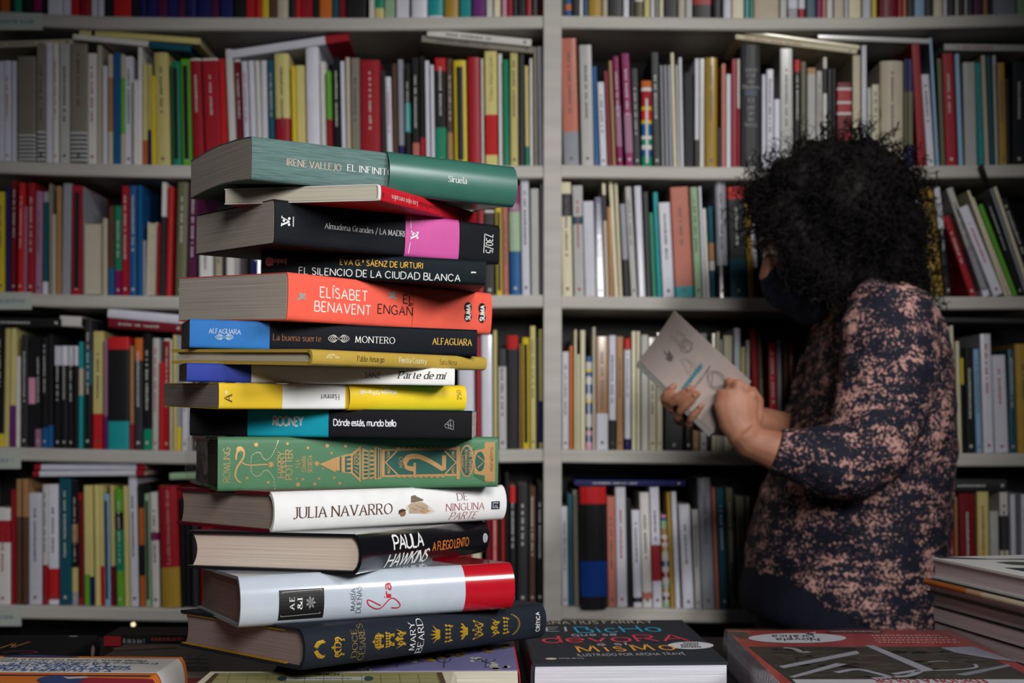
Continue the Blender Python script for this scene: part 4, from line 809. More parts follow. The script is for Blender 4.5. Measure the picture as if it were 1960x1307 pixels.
b.stroke([(723, 1157), (716, 1154), (704, 1148), (697, 1147), (700, 1156), (712, 1163), (722, 1163), (730, 1156), (737, 1147), (745, 1143), (754, 1148), (760, 1156), (758, 1161), (749, 1162), (744, 1161)], 2.2, RD)
b.text('ira', 728, 742, 1128, 26, RD, rot=90, thick=.16, gap=.1)
b.done()
# 15 -- navy with gilt crowns
b = SB('cesares', 'navy hardcover with a row of gilt crowns, lowest of the tall stack', (.014, .017, .024), M_DARK, .006, True, page=(.27, .2, .19))
f = b.foil; AU = (.62, .36, .03)
def crown(b, x, y, hw, hh, kind):
    """crown lying on its side: band to the right (a=1), points to the left (a=-1)"""
    DK = (.02, .018, .014); sk = -.06
    q = lambda a, t: (x+a*hw, y+t*hh+sk*a*hw)
    def pol(*p, col=AU, off=.0003): b.poly([q(*i) for i in p], col, f, off=off)
    def dot(a, t, r, col=AU, off=.0003): b.disc(*q(a, t), r, r, col, f, 8, off=off)
    def lin(w, *p, sm=True): b.stroke([q(*i) for i in p], w, AU, f, sm)
    if kind == 0:    # arched crown with a cross
        pol((.45, -.85), (1, -.88), (1, .88), (.45, .82)); pol((.68, -.8), (.76, -.8), (.76, .8), (.68, .8), col=DK, off=.0006)
        for s_ in (1, -1):
            lin(2.6, (.5, s_*.75), (.1, s_*1.0), (-.35, s_*.9), (-.2, s_*.5), (.1, s_*.55)); lin(2.6, (.45, s_*.2), (.1, s_*.5), (-.45, s_*.45), (-.5, s_*.05)); dot(-.05, s_*.75, 2)
        lin(2.2, (-.5, 0), (-1, 0), sm=False); lin(2, (-.75, -.2), (-.75, .2), sm=False); lin(1.6, (.45, 0), (-.5, 0), sm=False)
    elif kind == 1:  # ribbed onion crown
        pol((.55, -.85), (.95, -.75), (.95, .75), (.55, .8))
        for t in (-.85, -.45, 0, .45, .85): pol((.5, t*.75-.13), (.1, t-.19), (-.45, t*.75-.09), (-.45, t*.75+.09), (.1, t+.19), (.5, t*.75+.13)); pol((.2, t-.05), (-.15, t-.05), (-.15, t+.05), (.2, t+.05), col=DK, off=.0006)
        lin(2, (-.4, -.75), (-.62, -.3), (-.66, 0), (-.62, .3), (-.4, .75)); dot(-.85, 0, 2.4)
    elif kind == 2:  # fleur crown with horns
        pol((.5, -.7), (1, -.72), (1, .72), (.5, .66)); pol((.5, -.12), (-.2, -.14), (-.5, -.3), (-1, 0), (-.5, .3), (-.2, .14), (.5, .12))
        for s_ in (1, -1): pol((.55, s_*.62), (.2, s_*.8), (-.7, s_*1.05), (.1, s_*.68), (.45, s_*.45)); lin(2.4, (.5, s_*.4), (.1, s_*.28), (-.2, s_*.45), (.0, s_*.62), (.25, s_*.5)); dot(-.3, s_*.55, 2)
    elif kind == 3:  # pearled prongs
        pol((-.1, -.78), (1, -.85), (1, .85), (-.1, .75))
        for i in range(6): t = -.88+i*.35; pol((0, t-.13), (-.5, t-.05), (-.5, t+.05), (0, t+.13)); dot(-.7, t*1.08, 2.1)
        for t in (-.5, -.15, .2, .55): pol((.2, t-.05), (.6, t-.05), (.6, t+.05), (.2, t+.05), col=DK, off=.0006)
    elif kind == 4:  # plain long spikes
        pol((.45, -.5), (1, -.5), (1, .5), (.45, .52))
        for t0, t1, a1 in ((-.42, -1.05, -.35), (-.22, -.52, -.75), (0, 0, -1.1), (.22, .52, -.75), (.42, 1.05, -.25)): pol((.75, t0-.18), (.4, t0-.15), (a1, t1), (.4, t0+.15), (.75, t0+.18))
    elif kind == 5:  # leaves
        pol((.55, -.45), (1, -.42), (1, .42), (.55, .45))
        for t in (-.9, -.5, 0, .5, .9): pol((.6, t*.35-.06), (.0, t*.8-.17), (-.9+abs(t)*.5, t), (.05, t*.8+.2), (.6, t*.35+.1))
    elif kind == 6:  # lattice star crown
        pol((.62, -.62), (1, -.65), (1, .65), (.62, .6))
        for p in (((.7, -.6), (-.7, -1), (.1, 0)), ((.7, .6), (-.7, 1), (.1, 0)), ((.65, -.35), (-1, 0), (.65, .35)), ((.65, 0), (-.5, -.55), (.65, -.6)), ((.65, 0), (-.5, .55), (.65, .6))): lin(2, *p, sm=False)
        for t, a_ in ((-1, -.75), (-.5, -.5), (0, -1), (.5, -.5), (1, -.75)): dot(a_, t*.95, 2)
    else:            # scalloped
        pol((.35, -.8), (1, -.85), (1, .85), (.35, .8))
        for t in (-.85, -.42, 0, .42, .85): pol((.45, t*.95-.14), (-.3, t), (.45, t*.95+.14)); dot(-.45, t, 2.3)
for x, y, hw, hh, k in ((638, 1237, 13, 18, 0), (715, 1226, 11, 16, 1), (737, 1223, 9, 14, 3), (757, 1221, 11, 18, 2), (823, 1213, 10, 17, 4), (849, 1211, 9, 18, 7), (877, 1207, 9, 17, 5), (906, 1204, 10, 18, 6), (938, 1200, 9, 17, 2), (959, 1196, 7, 17, 7)): crown(b, x, y, hw, hh, k)
for s_ in (1, -1):
    for k in range(7):
        a = .25+k*.3; x = 604-10*math.cos(a)*1.0; y = 1241+s_*(3+14*math.sin(a*.62)); b.disc(x, y, 2.8, 1.3, AU, f, 8); b.disc(x+3, y-s_*2.2, 2.6, 1.2, AU, f, 8)
b.stroke([(594, 1236), (597, 1228), (605, 1225), (613, 1230)], .9, AU, f); b.stroke([(594, 1246), (598, 1255), (606, 1258), (614, 1251)], .9, AU, f)
b.stroke([(974, 1175), (983, 1183), (985, 1195), (981, 1206), (976, 1213)], 1.6, (.4, .27, .08), f)
for p in catmull([(974, 1175), (983, 1183), (985, 1195), (981, 1206), (976, 1213)], 3): b.disc(p[0]-2, p[1], 1.6, 1.1, (.4, .27, .08), f, 6)
b.text('DOCE', 665, 675, 1230, 52, (.45, .3, .1), rot=90, mb=f, serif=1, thick=.09); b.text('CÉSARES', 679, 690, 1228, 68, (.45, .3, .1), rot=90, mb=f, serif=1, thick=.09)
b.text('MARY', 776, 786, 1217, 53, WH, rot=90, serif=1, thick=.09); b.text('BEARD', 791, 802, 1216, 64, WH, rot=90, serif=1, thick=.09)
b.text('CRÍTICA', 1017, 1024, 1189, 36, (.66, .66, .66), rot=90, thick=.15)
b.done()
for x0 in (0,):   # amber lining of the boards of the lowest book
    q = MB()
    for z0, z1 in ((.0026, .0034), (b.T-.0034, b.T-.0026)): q.box(.0006, .004, .022, b.D-.001, z0, z1, (.42, .22, .01))
    q.build('endpaper', M_MATTE, b.root)['label'] = 'amber yellow endpaper edges'

# ------------------------------------------------------------------ books lying on the table
def flat_book(name, label, z, spine, x0, x1, y0, y1, T, col, material=M_SATIN, hard=False, rot=0, topcol=None, page=PAGE, bulge=.0008, group='books laid out on the table', pivot=None):
    """axis box x0..x1,y0..y1, top at z; spine on 'left','right','front','back'"""
    px, py = pivot or (x0, y0)
    W, H = x1-x0, y1-y0
    base = Matrix.Translation((px, py, z-T)) @ Matrix.Rotation(rot, 4, 'Z') @ Matrix.Translation((x0-px, y0-py, 0))
    if spine == 'front': M = base; L, D = W, H
    elif spine == 'left': M = base @ Matrix.Translation((0, H, 0)) @ Matrix.Rotation(-math.pi/2, 4, 'Z'); L, D = H, W
    elif spine == 'right': M = base @ Matrix.Translation((W, 0, 0)) @ Matrix.Rotation(math.pi/2, 4, 'Z'); L, D = H, W
    else: M = base @ Matrix.Translation((W, H, 0)) @ Matrix.Rotation(math.pi, 4, 'Z'); L, D = W, H
    r = empty('book', M, label, 'book', group); bd = .0024 if hard else .0007
    cover_mesh(L, D, T, col, bulge, bd, (), topcol).build('cover', material, r)
    block_mesh(L, D, T, bd+.0002, .0009 if hard else .0003, bulge, page).build('page_block', M_PAPER, r)
    return r
class Top:
    """prints on the upper face of a flat book; input in photo pixels, mapped on the cover plane"""
    def __init__(s, root, z): s.r = root; s.z = z; s.inv = root.matrix_world.inverted(); s.mb = MB()
    def p(s, px, py, k=1): return s.inv @ (on_z(px, py, s.z)+Vector((0, 0, .00025*k)))
    def poly(s, pts, col, k=1): s.mb.add([s.p(a, b, k) for a, b in pts], [list(range(len(pts)))], col)
    def disc(s, x, y, rx, ry, col, k=1, n=24): s.poly([(x+rx*math.cos(-2*math.pi*i/n), y+ry*math.sin(-2*math.pi*i/n)) for i in range(n)], col, k)
    def line(s, t, ax, ay, bx, by, hp, col, k=2, **kw):
        """baseline from (ax,ay) to (bx,by); hp = letter height in pixels of the photo"""
        A = on_z(ax, ay, s.z); B = on_z(bx, by, s.z); d = B-A; up = Vector((0, 0, 1)).cross(d).normalized()
        m = ((ax+bx)/2, (ay+by)/2); sg = -1 if up.y > 0 else 1
        h = abs(on_z(m[0], m[1]+sg*hp, s.z).y-on_z(m[0], m[1], s.z).y)
        place_text(s.mb, lambda u, v: s.inv @ (A+d*u+up*v+Vector((0, 0, .00025*k))), t, 0, 1, h/2, h, col, 0, **kw)
    def stroke(s, pts, wd, col, k=2, smooth=True):
        c = [on_z(a, b, s.z) for a, b in pts]
        place_stroke(s.mb, lambda u, v: s.inv @ Vector((u, v, s.z+.00025*k)), [(v.x, v.y) for v in c], wd, col, smooth)
    def done(s, nm='cover_print'): s.mb.build(nm, M_INK, s.r)
# dark hardcover with coloured hand lettering
r = flat_book('book', 'dark slate hardcover with hand-lettered blue, red and orange title on the table', .8367, 'left', .017, .189, .998, 1.208, .0285, (.022, .026, .034), M_MATTE, True, math.radians(2.5), page=(.62, .62, .68), pivot=(.017, .998))
t = Top(r, .8367); CB = (.015, .40, .68)
t.line('IGNATIUS FARRAY', 1034, 1195.5, 1250, 1193.5, 5.5, (.50, .45, .28), thick=.13, gap=.3)
t.line('El', 1047, 1209, 1085, 1209, 8, (.5, .5, .52), thick=.09, gap=.25)
t.line('BicHo', 1108, 1212, 1267, 1209, 11, CB, thick=.09, gap=.25)
t.line('que se', 1096, 1218, 1180, 1217, 5, (.45, .45, .47), thick=.13, gap=.3)
t.line('devoRA', 1042, 1231, 1318, 1227, 12, (.72, .04, .09), thick=.09, gap=.2)
t.line('a sí', 1145, 1236, 1200, 1235, 5, (.45, .45, .47), thick=.13, gap=.3)
t.line('MisMo', 1108, 1249, 1294, 1244, 12, (.78, .34, .05), thick=.10, gap=.3)
t.line('ILUSTRADO POR AROHA TRAVÉ', 1107, 1257, 1313, 1254, 4.5, (.45, .45, .47), thick=.14, gap=.3)
t.disc(1322, 1235.5, 44, 7, (.62, .62, .66)); rnd = random.Random(31)
for y, xa, xb in ((1232, 1308, 1334), (1235.5, 1303, 1338), (1239, 1304, 1342)):
    x = xa
    while x < xb: l = rnd.uniform(2, 5); t.poly([(x, y-1), (x+l, y-1), (x+l+.6, y+1), (x+.6, y+1)], (.05, .05, .05), 3); x += l+1.6
t.disc(1055, 1261, 11, 1.8, (.6, .5, .42)); t.line('temas de hoy', 1070, 1262, 1118, 1261.5, 2.4, (.4, .4, .42), thick=.16)
t.poly([(1024, 1262), (1029, 1262), (1014, 1230), (1010, 1230)], (.012, .014, .019), 1)
t.done()
# wrapped comic, upside down
r = flat_book('book', 'red and dark illustrated album in clear wrap lying upside down at the right', .845, 'right', .2075, .424, .845, 1.111, .0368, (.30, .035, .03), M_GLOSS, False, 0, page=(.60, .57, .60), topcol=(.46, .05, .05))
t = Top(r, .845); DK = (.035, .036, .028)
t.poly([(1432, 1238), (1850, 1238), (2050, 1330), (1546, 1330)], DK, 1); t.poly([(1392, 1209), (1428, 1209), (1442, 1222), (1416, 1222)], (.06, .05, .035), 1)
t.disc(1526, 1222, 94, 9.5, (.60, .60, .66), 2); t.poly([(1540, 1214), (1562, 1210), (1556, 1216)], (.60, .60, .66), 2)
t.line('Novela', 1566, 1222.5, 1486, 1222.5, 5, (.03, .03, .03), k=3, thick=.13, slant=.2); t.line('Gráfica', 1556, 1216.5, 1478, 1216.5, 5, (.03, .03, .03), k=3, thick=.13, slant=.2)
t.poly([(1580, 1209), (1692, 1208), (1688, 1212), (1584, 1212)], DK, 2); t.line('Planeta Cómic', 1680, 1209, 1590, 1209, 2.4, (.5, .45, .42), k=3, thick=.15)
for i, (a, c, y) in enumerate(((1838, 1700, 1229), (1822, 1690, 1225), (1834, 1680, 1221), (1800, 1664, 1217))): pass
rnd = random.Random(8)
for i in range(4):
    y = 1216+i*4.4; x = 1668+i*4
    while x < 1800+i*12: l = rnd.uniform(3, 9); t.poly([(x, y), (x+l, y), (x+l, y+1.6), (x, y+1.6)], (.6, .35, .32), 2); x += l+2.4
rnd = random.Random(44)
for k in range(90):
    y = rnd.uniform(1242, 1298); x0 = 1450+(y-1238)*1.15; x = rnd.uniform(x0+20, 1840+(y-1238)*1.5); t.disc(x, y, rnd.uniform(8, 34), rnd.uniform(.8, 2.6), rnd.choice(((.05, .052, .038), (.022, .022, .022), (.075, .055, .042), (.06, .06, .062))), 1.5, 10)
WS = (.33, .34, .39)
t.poly([(1490, 1276), (1640, 1246), (1645, 1252), (1500, 1280)], WS, 2); t.poly([(1510, 1296), (1600, 1270), (1622, 1272), (1520, 1298)], WS, 2)
t.stroke([(1600, 1288), (1640, 1282), (1680, 1290), (1700, 1297), (1670, 1299)], .006, WS); t.stroke([(1710, 1291), (1760, 1284), (1740, 1294), (1712, 1296)], .006, WS)
t.poly([(1655, 1236), (1672, 1236), (1790, 1284), (1768, 1286)], WS, 2); t.stroke([(1500, 1240), (1522, 1243), (1535, 1249), (1550, 1248)], .006, (.3, .3, .32)); t.stroke([(1790, 1284), (1840, 1282), (1868, 1278), (1866, 1272)], .003, WS); t.stroke([(1775, 1268), (1800, 1266), (1816, 1267)], .002, WS)
t.poly([(1800, 1240), (1862, 1238), (1950, 1268), (1900, 1262), (1830, 1250)], (.26, .26, .32), 2); t.poly([(1826, 1292), (1930, 1272), (1934, 1276), (1850, 1294)], (.2, .22, .26), 2)
t.poly([(1516, 1301), (1990, 1301), (2030, 1330), (1546, 1330)], (.52, .52, .55), 2); t.line('EDICIÓN A COLOR', 1880, 1301.5, 1672, 1301.5, 6, (.4, .03, .03), k=3, thick=.18, gap=.3)
t.done()
q = MB(); M0 = r.matrix_world; rnd = random.Random(5); L, D, T = .266, .2165, .0368
rows = [[(x, y, z) for y, z in ((-.001, -.0001), (-.001, T+.0009), (D*.5, T+.0012), (D+.001, T+.0009), (D+.003, T*.6), (D+.002, T*.25), (D+.001, -.0001))] for x in (-.001, L*.5, L+.001, L+.005)]
q.grid(rows, (1, 1, 1), False, False); q.build('clear_wrap', M_WRAP, r)
# pile at the right edge
FD = Vector((.0297, -.135, 0)).normalized(); RD_ = Vector((-FD.y, FD.x, 0))
pile = [(.911, .0205, (.55, .54, .52), (.56, .45, .47), 'white-and-black covered hardcover topping the pile at the right edge', True, 0), (.890, .0145, (.03, .025, .02), (.52, .40, .40), 'hardcover with amber and cream board, second in the right edge pile', True, .005),
        (.875, .0125, (.04, .04, .045), (.49, .385, .395), 'dark thin-covered book, third from the top of the right edge pile', False, 0), (.862, .0147, (.05, .045, .05), (.48, .375, .39), 'dark-covered book, fourth from the top of the right edge pile', False, .001),
        (.847, .0147, (.04, .04, .045), (.46, .36, .37), 'dark-covered book, fifth from the top of the right edge pile', False, 0), (.832, .024, (.06, .03, .03), (.44, .34, .34), 'lowest book of the pile at the right edge, behind the red album', False, .0)]
for z, T, col, pg, lab, hard, sh in pile:
    o = Vector((.4224-sh, 1.15, z-T)); Lf = .235; Wd = .16
    # fore-edge faces the camera side; spine on the far right
    ex, ey = -FD, -RD_; org = o+FD*Lf+RD_*Wd
    M = Matrix(((ex.x, ey.x, 0, org.x), (ex.y, ey.y, 0, org.y), (0, 0, 1, org.z), (0, 0, 0, 1)))
    r = empty('book', M, lab, 'book', 'books piled at the right edge')
    bd = .0022 if hard else .0008
    cover_mesh(Lf, Wd+(.003 if hard else 0), T-.0003, col, .001, bd).build('cover', M_SATIN, r)
    block_mesh(Lf, Wd, T-.0003, bd+.0001, .0005, .001, pg).build('page_block', M_PAPER, r)
    if z == .890:
        q = MB(); n = 10
        q.grid([[(x, y, T-.006+zz) for y, zz in ((Wd+.004, 0), (Wd+.0072, .0015), (Wd+.0078, .003), (Wd+.0072, .0048), (Wd+.004, .0058))] for x in [Lf*(1-i/n)-.001+.004*(i == 0)*0 for i in range(n+1)]], lambda i, j: tuple(a+(b_-a)*min(1, max(0, (i-2)/2)) for a, b_ in zip((.36, .10, .012), (.50, .42, .30))), True)
        q.build('board_edge', M_SATIN, r)['label'] = 'rounded amber and cream board edge'
    if z == .911:
        t = Top(r, z-.0003+.0001); W1 = (.52, .51, .48)
        t.poly([(1789, 1065.5), (1800, 1068.5), (1870, 1070.5), (1990, 1071.5), (1990, 1069.5), (1900, 1069.8), (1835, 1067)], (.03, .03, .035)); t.poly([(1922, 1086.5), (1990, 1099), (1990, 1088)], (.02, .03, .05)); t.poly([(1905, 1076), (1935, 1075), (1990, 1077), (1990, 1083), (1940, 1081)], (.05, .06, .05)); t.done()
# orange book with white paper band
ZO = .852
r = flat_book('book', 'orange paperback with a white paper band and blue upside-down words, front left of table', ZO, 'right', -.435, -.273, .73, .953, .042, (.62, .16, .02), M_SATIN, False, math.radians(-1.5), pivot=(-.273, .953), bulge=.004)
q = MB(); L, D, T = .223, .162, .042
m = cover_mesh(L, D, T, (.60, .585, .57), .0044, .0003, (), None, .160, .2125, .0008, D*.99); o = m.build('belly_band', M_SATIN, r); o['label'] = 'white paper band'
t = Top(r, ZO+.0009); BL = (.02, .10, .33); BK_ = (.06, .06, .065)
t.line('Philip Roth, Camilla Grudova o Woody Allen', 281, 1264.5, -60, 1260, 2.4, BK_, thick=.16, gap=.3); t.line('El equilibrio de la literatura, cultura judía y poesía', 303, 1269.5, -60, 1263.5, 2.4, BK_, thick=.16, gap=.3)
for s_, xa, xb, ya, yb in (('Y SI TUVIERAS QUE', 218, -14, 1283.2, 1280.6), ('CONVERTIRTE A TU MADRE', 251, -60, 1279.6, 1276.5), ('PARA PODER COBRAR', 249, -30, 1275.2, 1272), ('LA HERENCIA?', 208, 26, 1270.4, 1268.2)): t.line(s_, xa, ya, xb, yb, 3.2, BL, thick=.17, gap=.25)
t.done('band_lettering')
t = Top(r, ZO+.0002)
t.poly([(150, 1297), (292, 1300), (312, 1330), (130, 1330)], (.30, .012, .03)); t.poly([(0, 1291), (286, 1293), (290, 1295), (0, 1293)], (.05, .012, .05)); t.disc(115, 1302, 44, 8, (.03, .05, .16), 2); t.poly([(120, 1297), (165, 1296), (170, 1299), (130, 1301)], (.5, .45, .4), 3); t.poly([(8, 1256.5), (60, 1254), (150, 1257.5), (150, 1258.5), (8, 1258)], (.03, .05, .15), 2)
t.done()
q = MB(); S = lambda u, v: (.135+u, -.0044-.0012, .026+v); place_stroke(q, S, [(.008*math.cos(a*.5), .0075*math.sin(a*.5)) for a in range(14)], .0008, (.02, .02, .02)); place_stroke(q, S, [(-.003, .003), (.002, .004), (.003, 0), (-.002, -.004), (.004, -.004)], .0008, (.02, .02, .02)); q.build('spine_mark', M_INK, r)
# pale map-like album
ZM = .8575
r = flat_book('book', 'olive map-patterned album with cream edges lying front centre of the table', ZM, 'right', -.229, -.043, .69, .873, .048, (.50, .46, .34), M_MATTE, True, 0, bulge=.002)
t = Top(r, ZM); OL = (.25, .235, .10); BRN = (.07, .035, .02)
t.poly([(411, 1289), (846, 1287), (862, 1330), (368, 1330)], BRN, 1); t.poly([(420, 1290), (836, 1288.5), (850, 1330), (385, 1330)], OL, 2)
for x in range(440, 840, 36): t.stroke([(x, 1291), (630+(x-630)*1.05, 1326)], .0004, (.17, .16, .07), 3, False)
for y in (1294, 1301, 1309): t.stroke([(400, y), (850, y-1)], .0004, (.17, .16, .07), 3, False)
t.line('ASTIBERRI', 652, 1291.2, 604, 1291.2, 3.2, (.03, .025, .015), k=4, thick=.2)
t.poly([(548, 1298), (700, 1297), (703, 1303.5), (545, 1304.5)], (.42, .42, .42), 3); rnd = random.Random(12); x = 566
while x < 676: l = rnd.uniform(2, 6); t.poly([(x, 1300), (x+l, 1300), (x+l-1, 1302), (x-1, 1302)], (.2, .2, .2), 5); x += l+2
for x in (540, 706): t.disc(x, 1300.5, 9, 4.2, (.03, .055, .065), 4)
t.done()
# purple album under the stack
ZP = .853
r = flat_book('book', 'lilac-purple illustrated album with red edge, beneath the tall stack', ZP, 'right', -.186, .006, .90, 1.085, .045, (.50, .02, .03), M_SATIN, False, math.radians(2), topcol=(.16, .15, .30), pivot=(.006, .90), page=(.56, .52, .42))
t = Top(r, ZP); rnd = random.Random(6)
for x, y, a in ((620, 1277, 20), (660, 1271, 18), (722, 1268, 16), (800, 1265, 22), (795, 1255, 14), (905, 1262, 16), (950, 1272, 18), (700, 1279, 12), (960, 1277, 13)):
    for k in range(5): t.disc(x+rnd.uniform(-a, a), y+rnd.uniform(-3, 4), rnd.uniform(3, 9), rnd.uniform(1.2, 3), (.42, .41, .36), 1+k % 2, 10)
for k in range(26): x = rnd.uniform(820, 975); t.disc(x, 1262-(x-820)*.16+rnd.uniform(-3, 4), rnd.uniform(4, 10), rnd.uniform(1, 2.4), rnd.choice(((.45, .28, .03), (.05, .04, .03), (.38, .24, .04))), 3, 10)
for x in (650, 760, 850, 930): t.stroke([(x, 1278), (x+2, 1262)], .0012, (.07, .07, .16), 2, False)
for x, y in ((735, 1266), (850, 1264), (935, 1264)):
    for s_ in (1, -1): t.stroke([(x, y+5), (x+s_*10, y+2), (x+s_*14, y-3)], .0012, (.06, .06, .14), 2)
t.done()
# dark books behind on the left
r = flat_book('book', 'black book with orange and pink script cover at the left edge of the table', .833, 'right', -.60, -.414, .958, 1.15, .0248, (.008, .008, .010), M_DARK, False, 0, bulge=.002)
t = Top(r, .833); t.stroke([(-6, 1243), (22, 1234), (28, 1231), (24, 1240), (32, 1237), (58, 1229)], .003, (.36, .17, .03)); t.stroke([(6, 1250), (30, 1247), (60, 1247), (70, 1250), (40, 1252)], .002, (.25, .03, .09)); t.disc(140, 1218, 9, 1, (.4, .38, .34))
t.done(); q = MB(); place_disc(q, lambda u, v: (u, -.0026, v), .17, .013, .005, .006, (.28, .2, .18)); q.build('spine_mark', M_INK, r)
r = flat_book('book', 'black book with dark red end and faint lettering lying behind the stack at left', .8197, 'front', -.432, -.235, 1.218, 1.268, .0115, (.010, .009, .009), M_DARK)
q = MB(); L = .197; S = lambda u, v: (u, -.0012, v)
place_poly(q, S, [(.0, .0005), (.018, .0005), (.018, .011), (0, .011)], (.18, .006, .01)); rnd = random.Random(1); pseudo(q, S, .02, .043, .006, .005, (.1, .1, .11), rnd); pseudo(q, S, .05, .085, .008, .004, (.14, .02, .015), rnd); q.build('spine_lettering', M_INK, r)
r = flat_book('book', 'dark brown magazine with grey patches lying flat left of the stack', .817, 'left', -.40, -.205, 1.044, 1.185, .0085, (.045, .03, .025), M_SATIN)
t = Top(r, .817); t.poly([(300, 1256), (395, 1254), (400, 1284), (290, 1284)], (.012, .011, .011)); rnd = random.Random(9)
for i in range(9): x = 345+(i % 3)*20+rnd.uniform(-3, 3); y = 1257+(i//3)*8; t.poly([(x, y), (x+15, y-1), (x+14, y+4), (x-2, y+5)], (.10, .13, .14), 2)
t.poly([(215, 1240), (330, 1234), (340, 1240), (220, 1246)], (.09, .05, .04), 2); t.done()
r = flat_book('book', 'cream and red striped book lying between the orange book and the stack', .821, 'left', -.35, -.208, .958, 1.038, .0125, (.34, .29, .22), M_SATIN)
t = Top(r, .821); t.poly([(300, 1298), (420, 1298), (420, 1312), (290, 1312)], (.25, .02, .02)); t.done()

# ------------------------------------------------------------------ the woman
def shader_blouse(nt, b):
    tc = nt.nodes.new('ShaderNodeTexCoord')
    def noise(scale, detail, rough, mpscale=(1, 1, 1), rot=(0, 0, 0), dist=0):
        mp = nt.nodes.new('ShaderNodeMapping'); mp.inputs['Scale'].default_value = mpscale; mp.inputs['Rotation'].default_value = rot
        n = nt.nodes.new('ShaderNodeTexNoise'); n.inputs['Scale'].default_value = scale; n.inputs['Detail'].default_value = detail; n.inputs['Roughness'].default_value = rough; n.inputs['Distortion'].default_value = dist
        nt.links.new(tc.outputs['Object'], mp.inputs[0]); nt.links.new(mp.outputs[0], n.inputs['Vector']); return n.outputs['Fac']
    def mth(op, a, c):
        m = nt.nodes.new('ShaderNodeMath'); m.operation = op
        for i, q in enumerate((a, c)):
            if isinstance(q, (int, float)): m.inputs[i].default_value = q
            else: nt.links.new(q, m.inputs[i])
        return m.outputs[0]
    fine = noise(210, 4, .7); patch = noise(24, 2, .55, (1, 1, .9)); dash = noise(34, 2, .5, (.4, 1, 2.6), (0, .35, 0))
    s = mth('ADD', mth('MULTIPLY', fine, 1.05), mth('ADD', mth('MULTIPLY', patch, .5), mth('MULTIPLY', dash, .45)))
    cr = nt.nodes.new('ShaderNodeValToRGB'); cr.color_ramp.elements[0].position = .0; cr.color_ramp.elements[1].position = 1
    mr = nt.nodes.new('ShaderNodeMapRange'); mr.inputs['From Min'].default_value = 1.055; mr.inputs['From Max'].default_value = 1.10
    nt.links.new(s, mr.inputs['Value']); nt.links.new(mr.outputs[0], cr.inputs[0])
    cr.color_ramp.elements[0].color = (.010, .011, .022, 1); cr.color_ramp.elements[1].color = (.50, .275, .24, 1)
    nt.links.new(cr.outputs[0], b.inputs['Base Color'])
M_BLOUSE = mat('printed_blouse', .8, .2, attr=False, build=shader_blouse)
def shader_skin(nt, b):
    tc = nt.nodes.new('ShaderNodeTexCoord'); n = nt.nodes.new('ShaderNodeTexNoise'); n.inputs['Scale'].default_value = 35; n.inputs['Detail'].default_value = 4
    nt.links.new(tc.outputs['Object'], n.inputs['Vector']); cr = nt.nodes.new('ShaderNodeValToRGB')
    cr.color_ramp.elements[0].position = .35; cr.color_ramp.elements[0].color = (.30, .125, .075, 1); cr.color_ramp.elements[1].position = .65; cr.color_ramp.elements[1].color = (.37, .17, .105, 1)
    nt.links.new(n.outputs['Fac'], cr.inputs[0]); nt.links.new(cr.outputs[0], b.inputs['Base Color'])
    b.inputs['Subsurface Weight'].default_value = .08; b.inputs['Subsurface Radius'].default_value = (.01, .004, .002)
M_SKIN = mat('skin', .5, .35, attr=False, build=shader_skin)
M_HAIR = mat('black_hair', .65, .08, attr=False, build=streaks((1, 1, 1), .5, 1.6, 60, .0))
M_NAVY = mat('navy_cloth', .85, .2)
def solid(mb, name, voxel, smooth, material, parent, displace=0, dscale=.05):
    me = mb.mesh(name+'_src'); o = bpy.data.objects.new(name+'_src', me); C.objects.link(o)
    r = o.modifiers.new('r', 'REMESH'); r.mode = 'VOXEL'; r.voxel_size = voxel
    if smooth: s = o.modifiers.new('s', 'SMOOTH'); s.factor = .5; s.iterations = smooth
    if displace:
        tx = bpy.data.textures.new(name+'_folds', 'CLOUDS'); tx.noise_scale = dscale; tx.noise_depth = 2
        d = o.modifiers.new('d', 'DISPLACE'); d.texture = tx; d.strength = displace; d.texture_coords = 'LOCAL'
    dg = bpy.context.evaluated_depsgraph_get(); ev = o.evaluated_get(dg)
    m2 = bpy.data.meshes.new_from_object(ev, depsgraph=dg); m2.name = name
    bpy.data.objects.remove(o)
    m2.materials.clear(); m2.materials.append(material)
    if 'Col' not in m2.color_attributes:
        ca = m2.color_attributes.new('Col', 'FLOAT_COLOR', 'CORNER'); n = len(m2.loops); ca.data.foreach_set('color', list((*mb.c[0], 1.0))*n)
    m2.polygons.foreach_set('use_smooth', [True]*len(m2.polygons))
    ob = bpy.data.objects.new(name, m2); C.objects.link(ob)
    if parent is not None: ob.parent = parent; ob.matrix_parent_inverse = parent.matrix_world.inverted()
    return ob
BY = 1.93
def rings(mb, lst, col, Yc=BY, n=28):
    rows = []
    for py, xl, xr, dep, slope, *yc in lst:
        Y = yc[0] if yc else Yc
        c = P((xl+xr)/2, py, Y); rx = (xr-xl)/2/FPX*Y
        rows.append([Vector((c.x+rx*math.cos(2*math.pi*k/n), c.y+dep*math.sin(2*math.pi*k/n), c.z-slope*rx*math.cos(2*math.pi*k/n))) for k in range(n)])
    mb.grid(rows, col, True, True); mb.cap(rows[0], col, True); mb.cap(rows[-1], col)

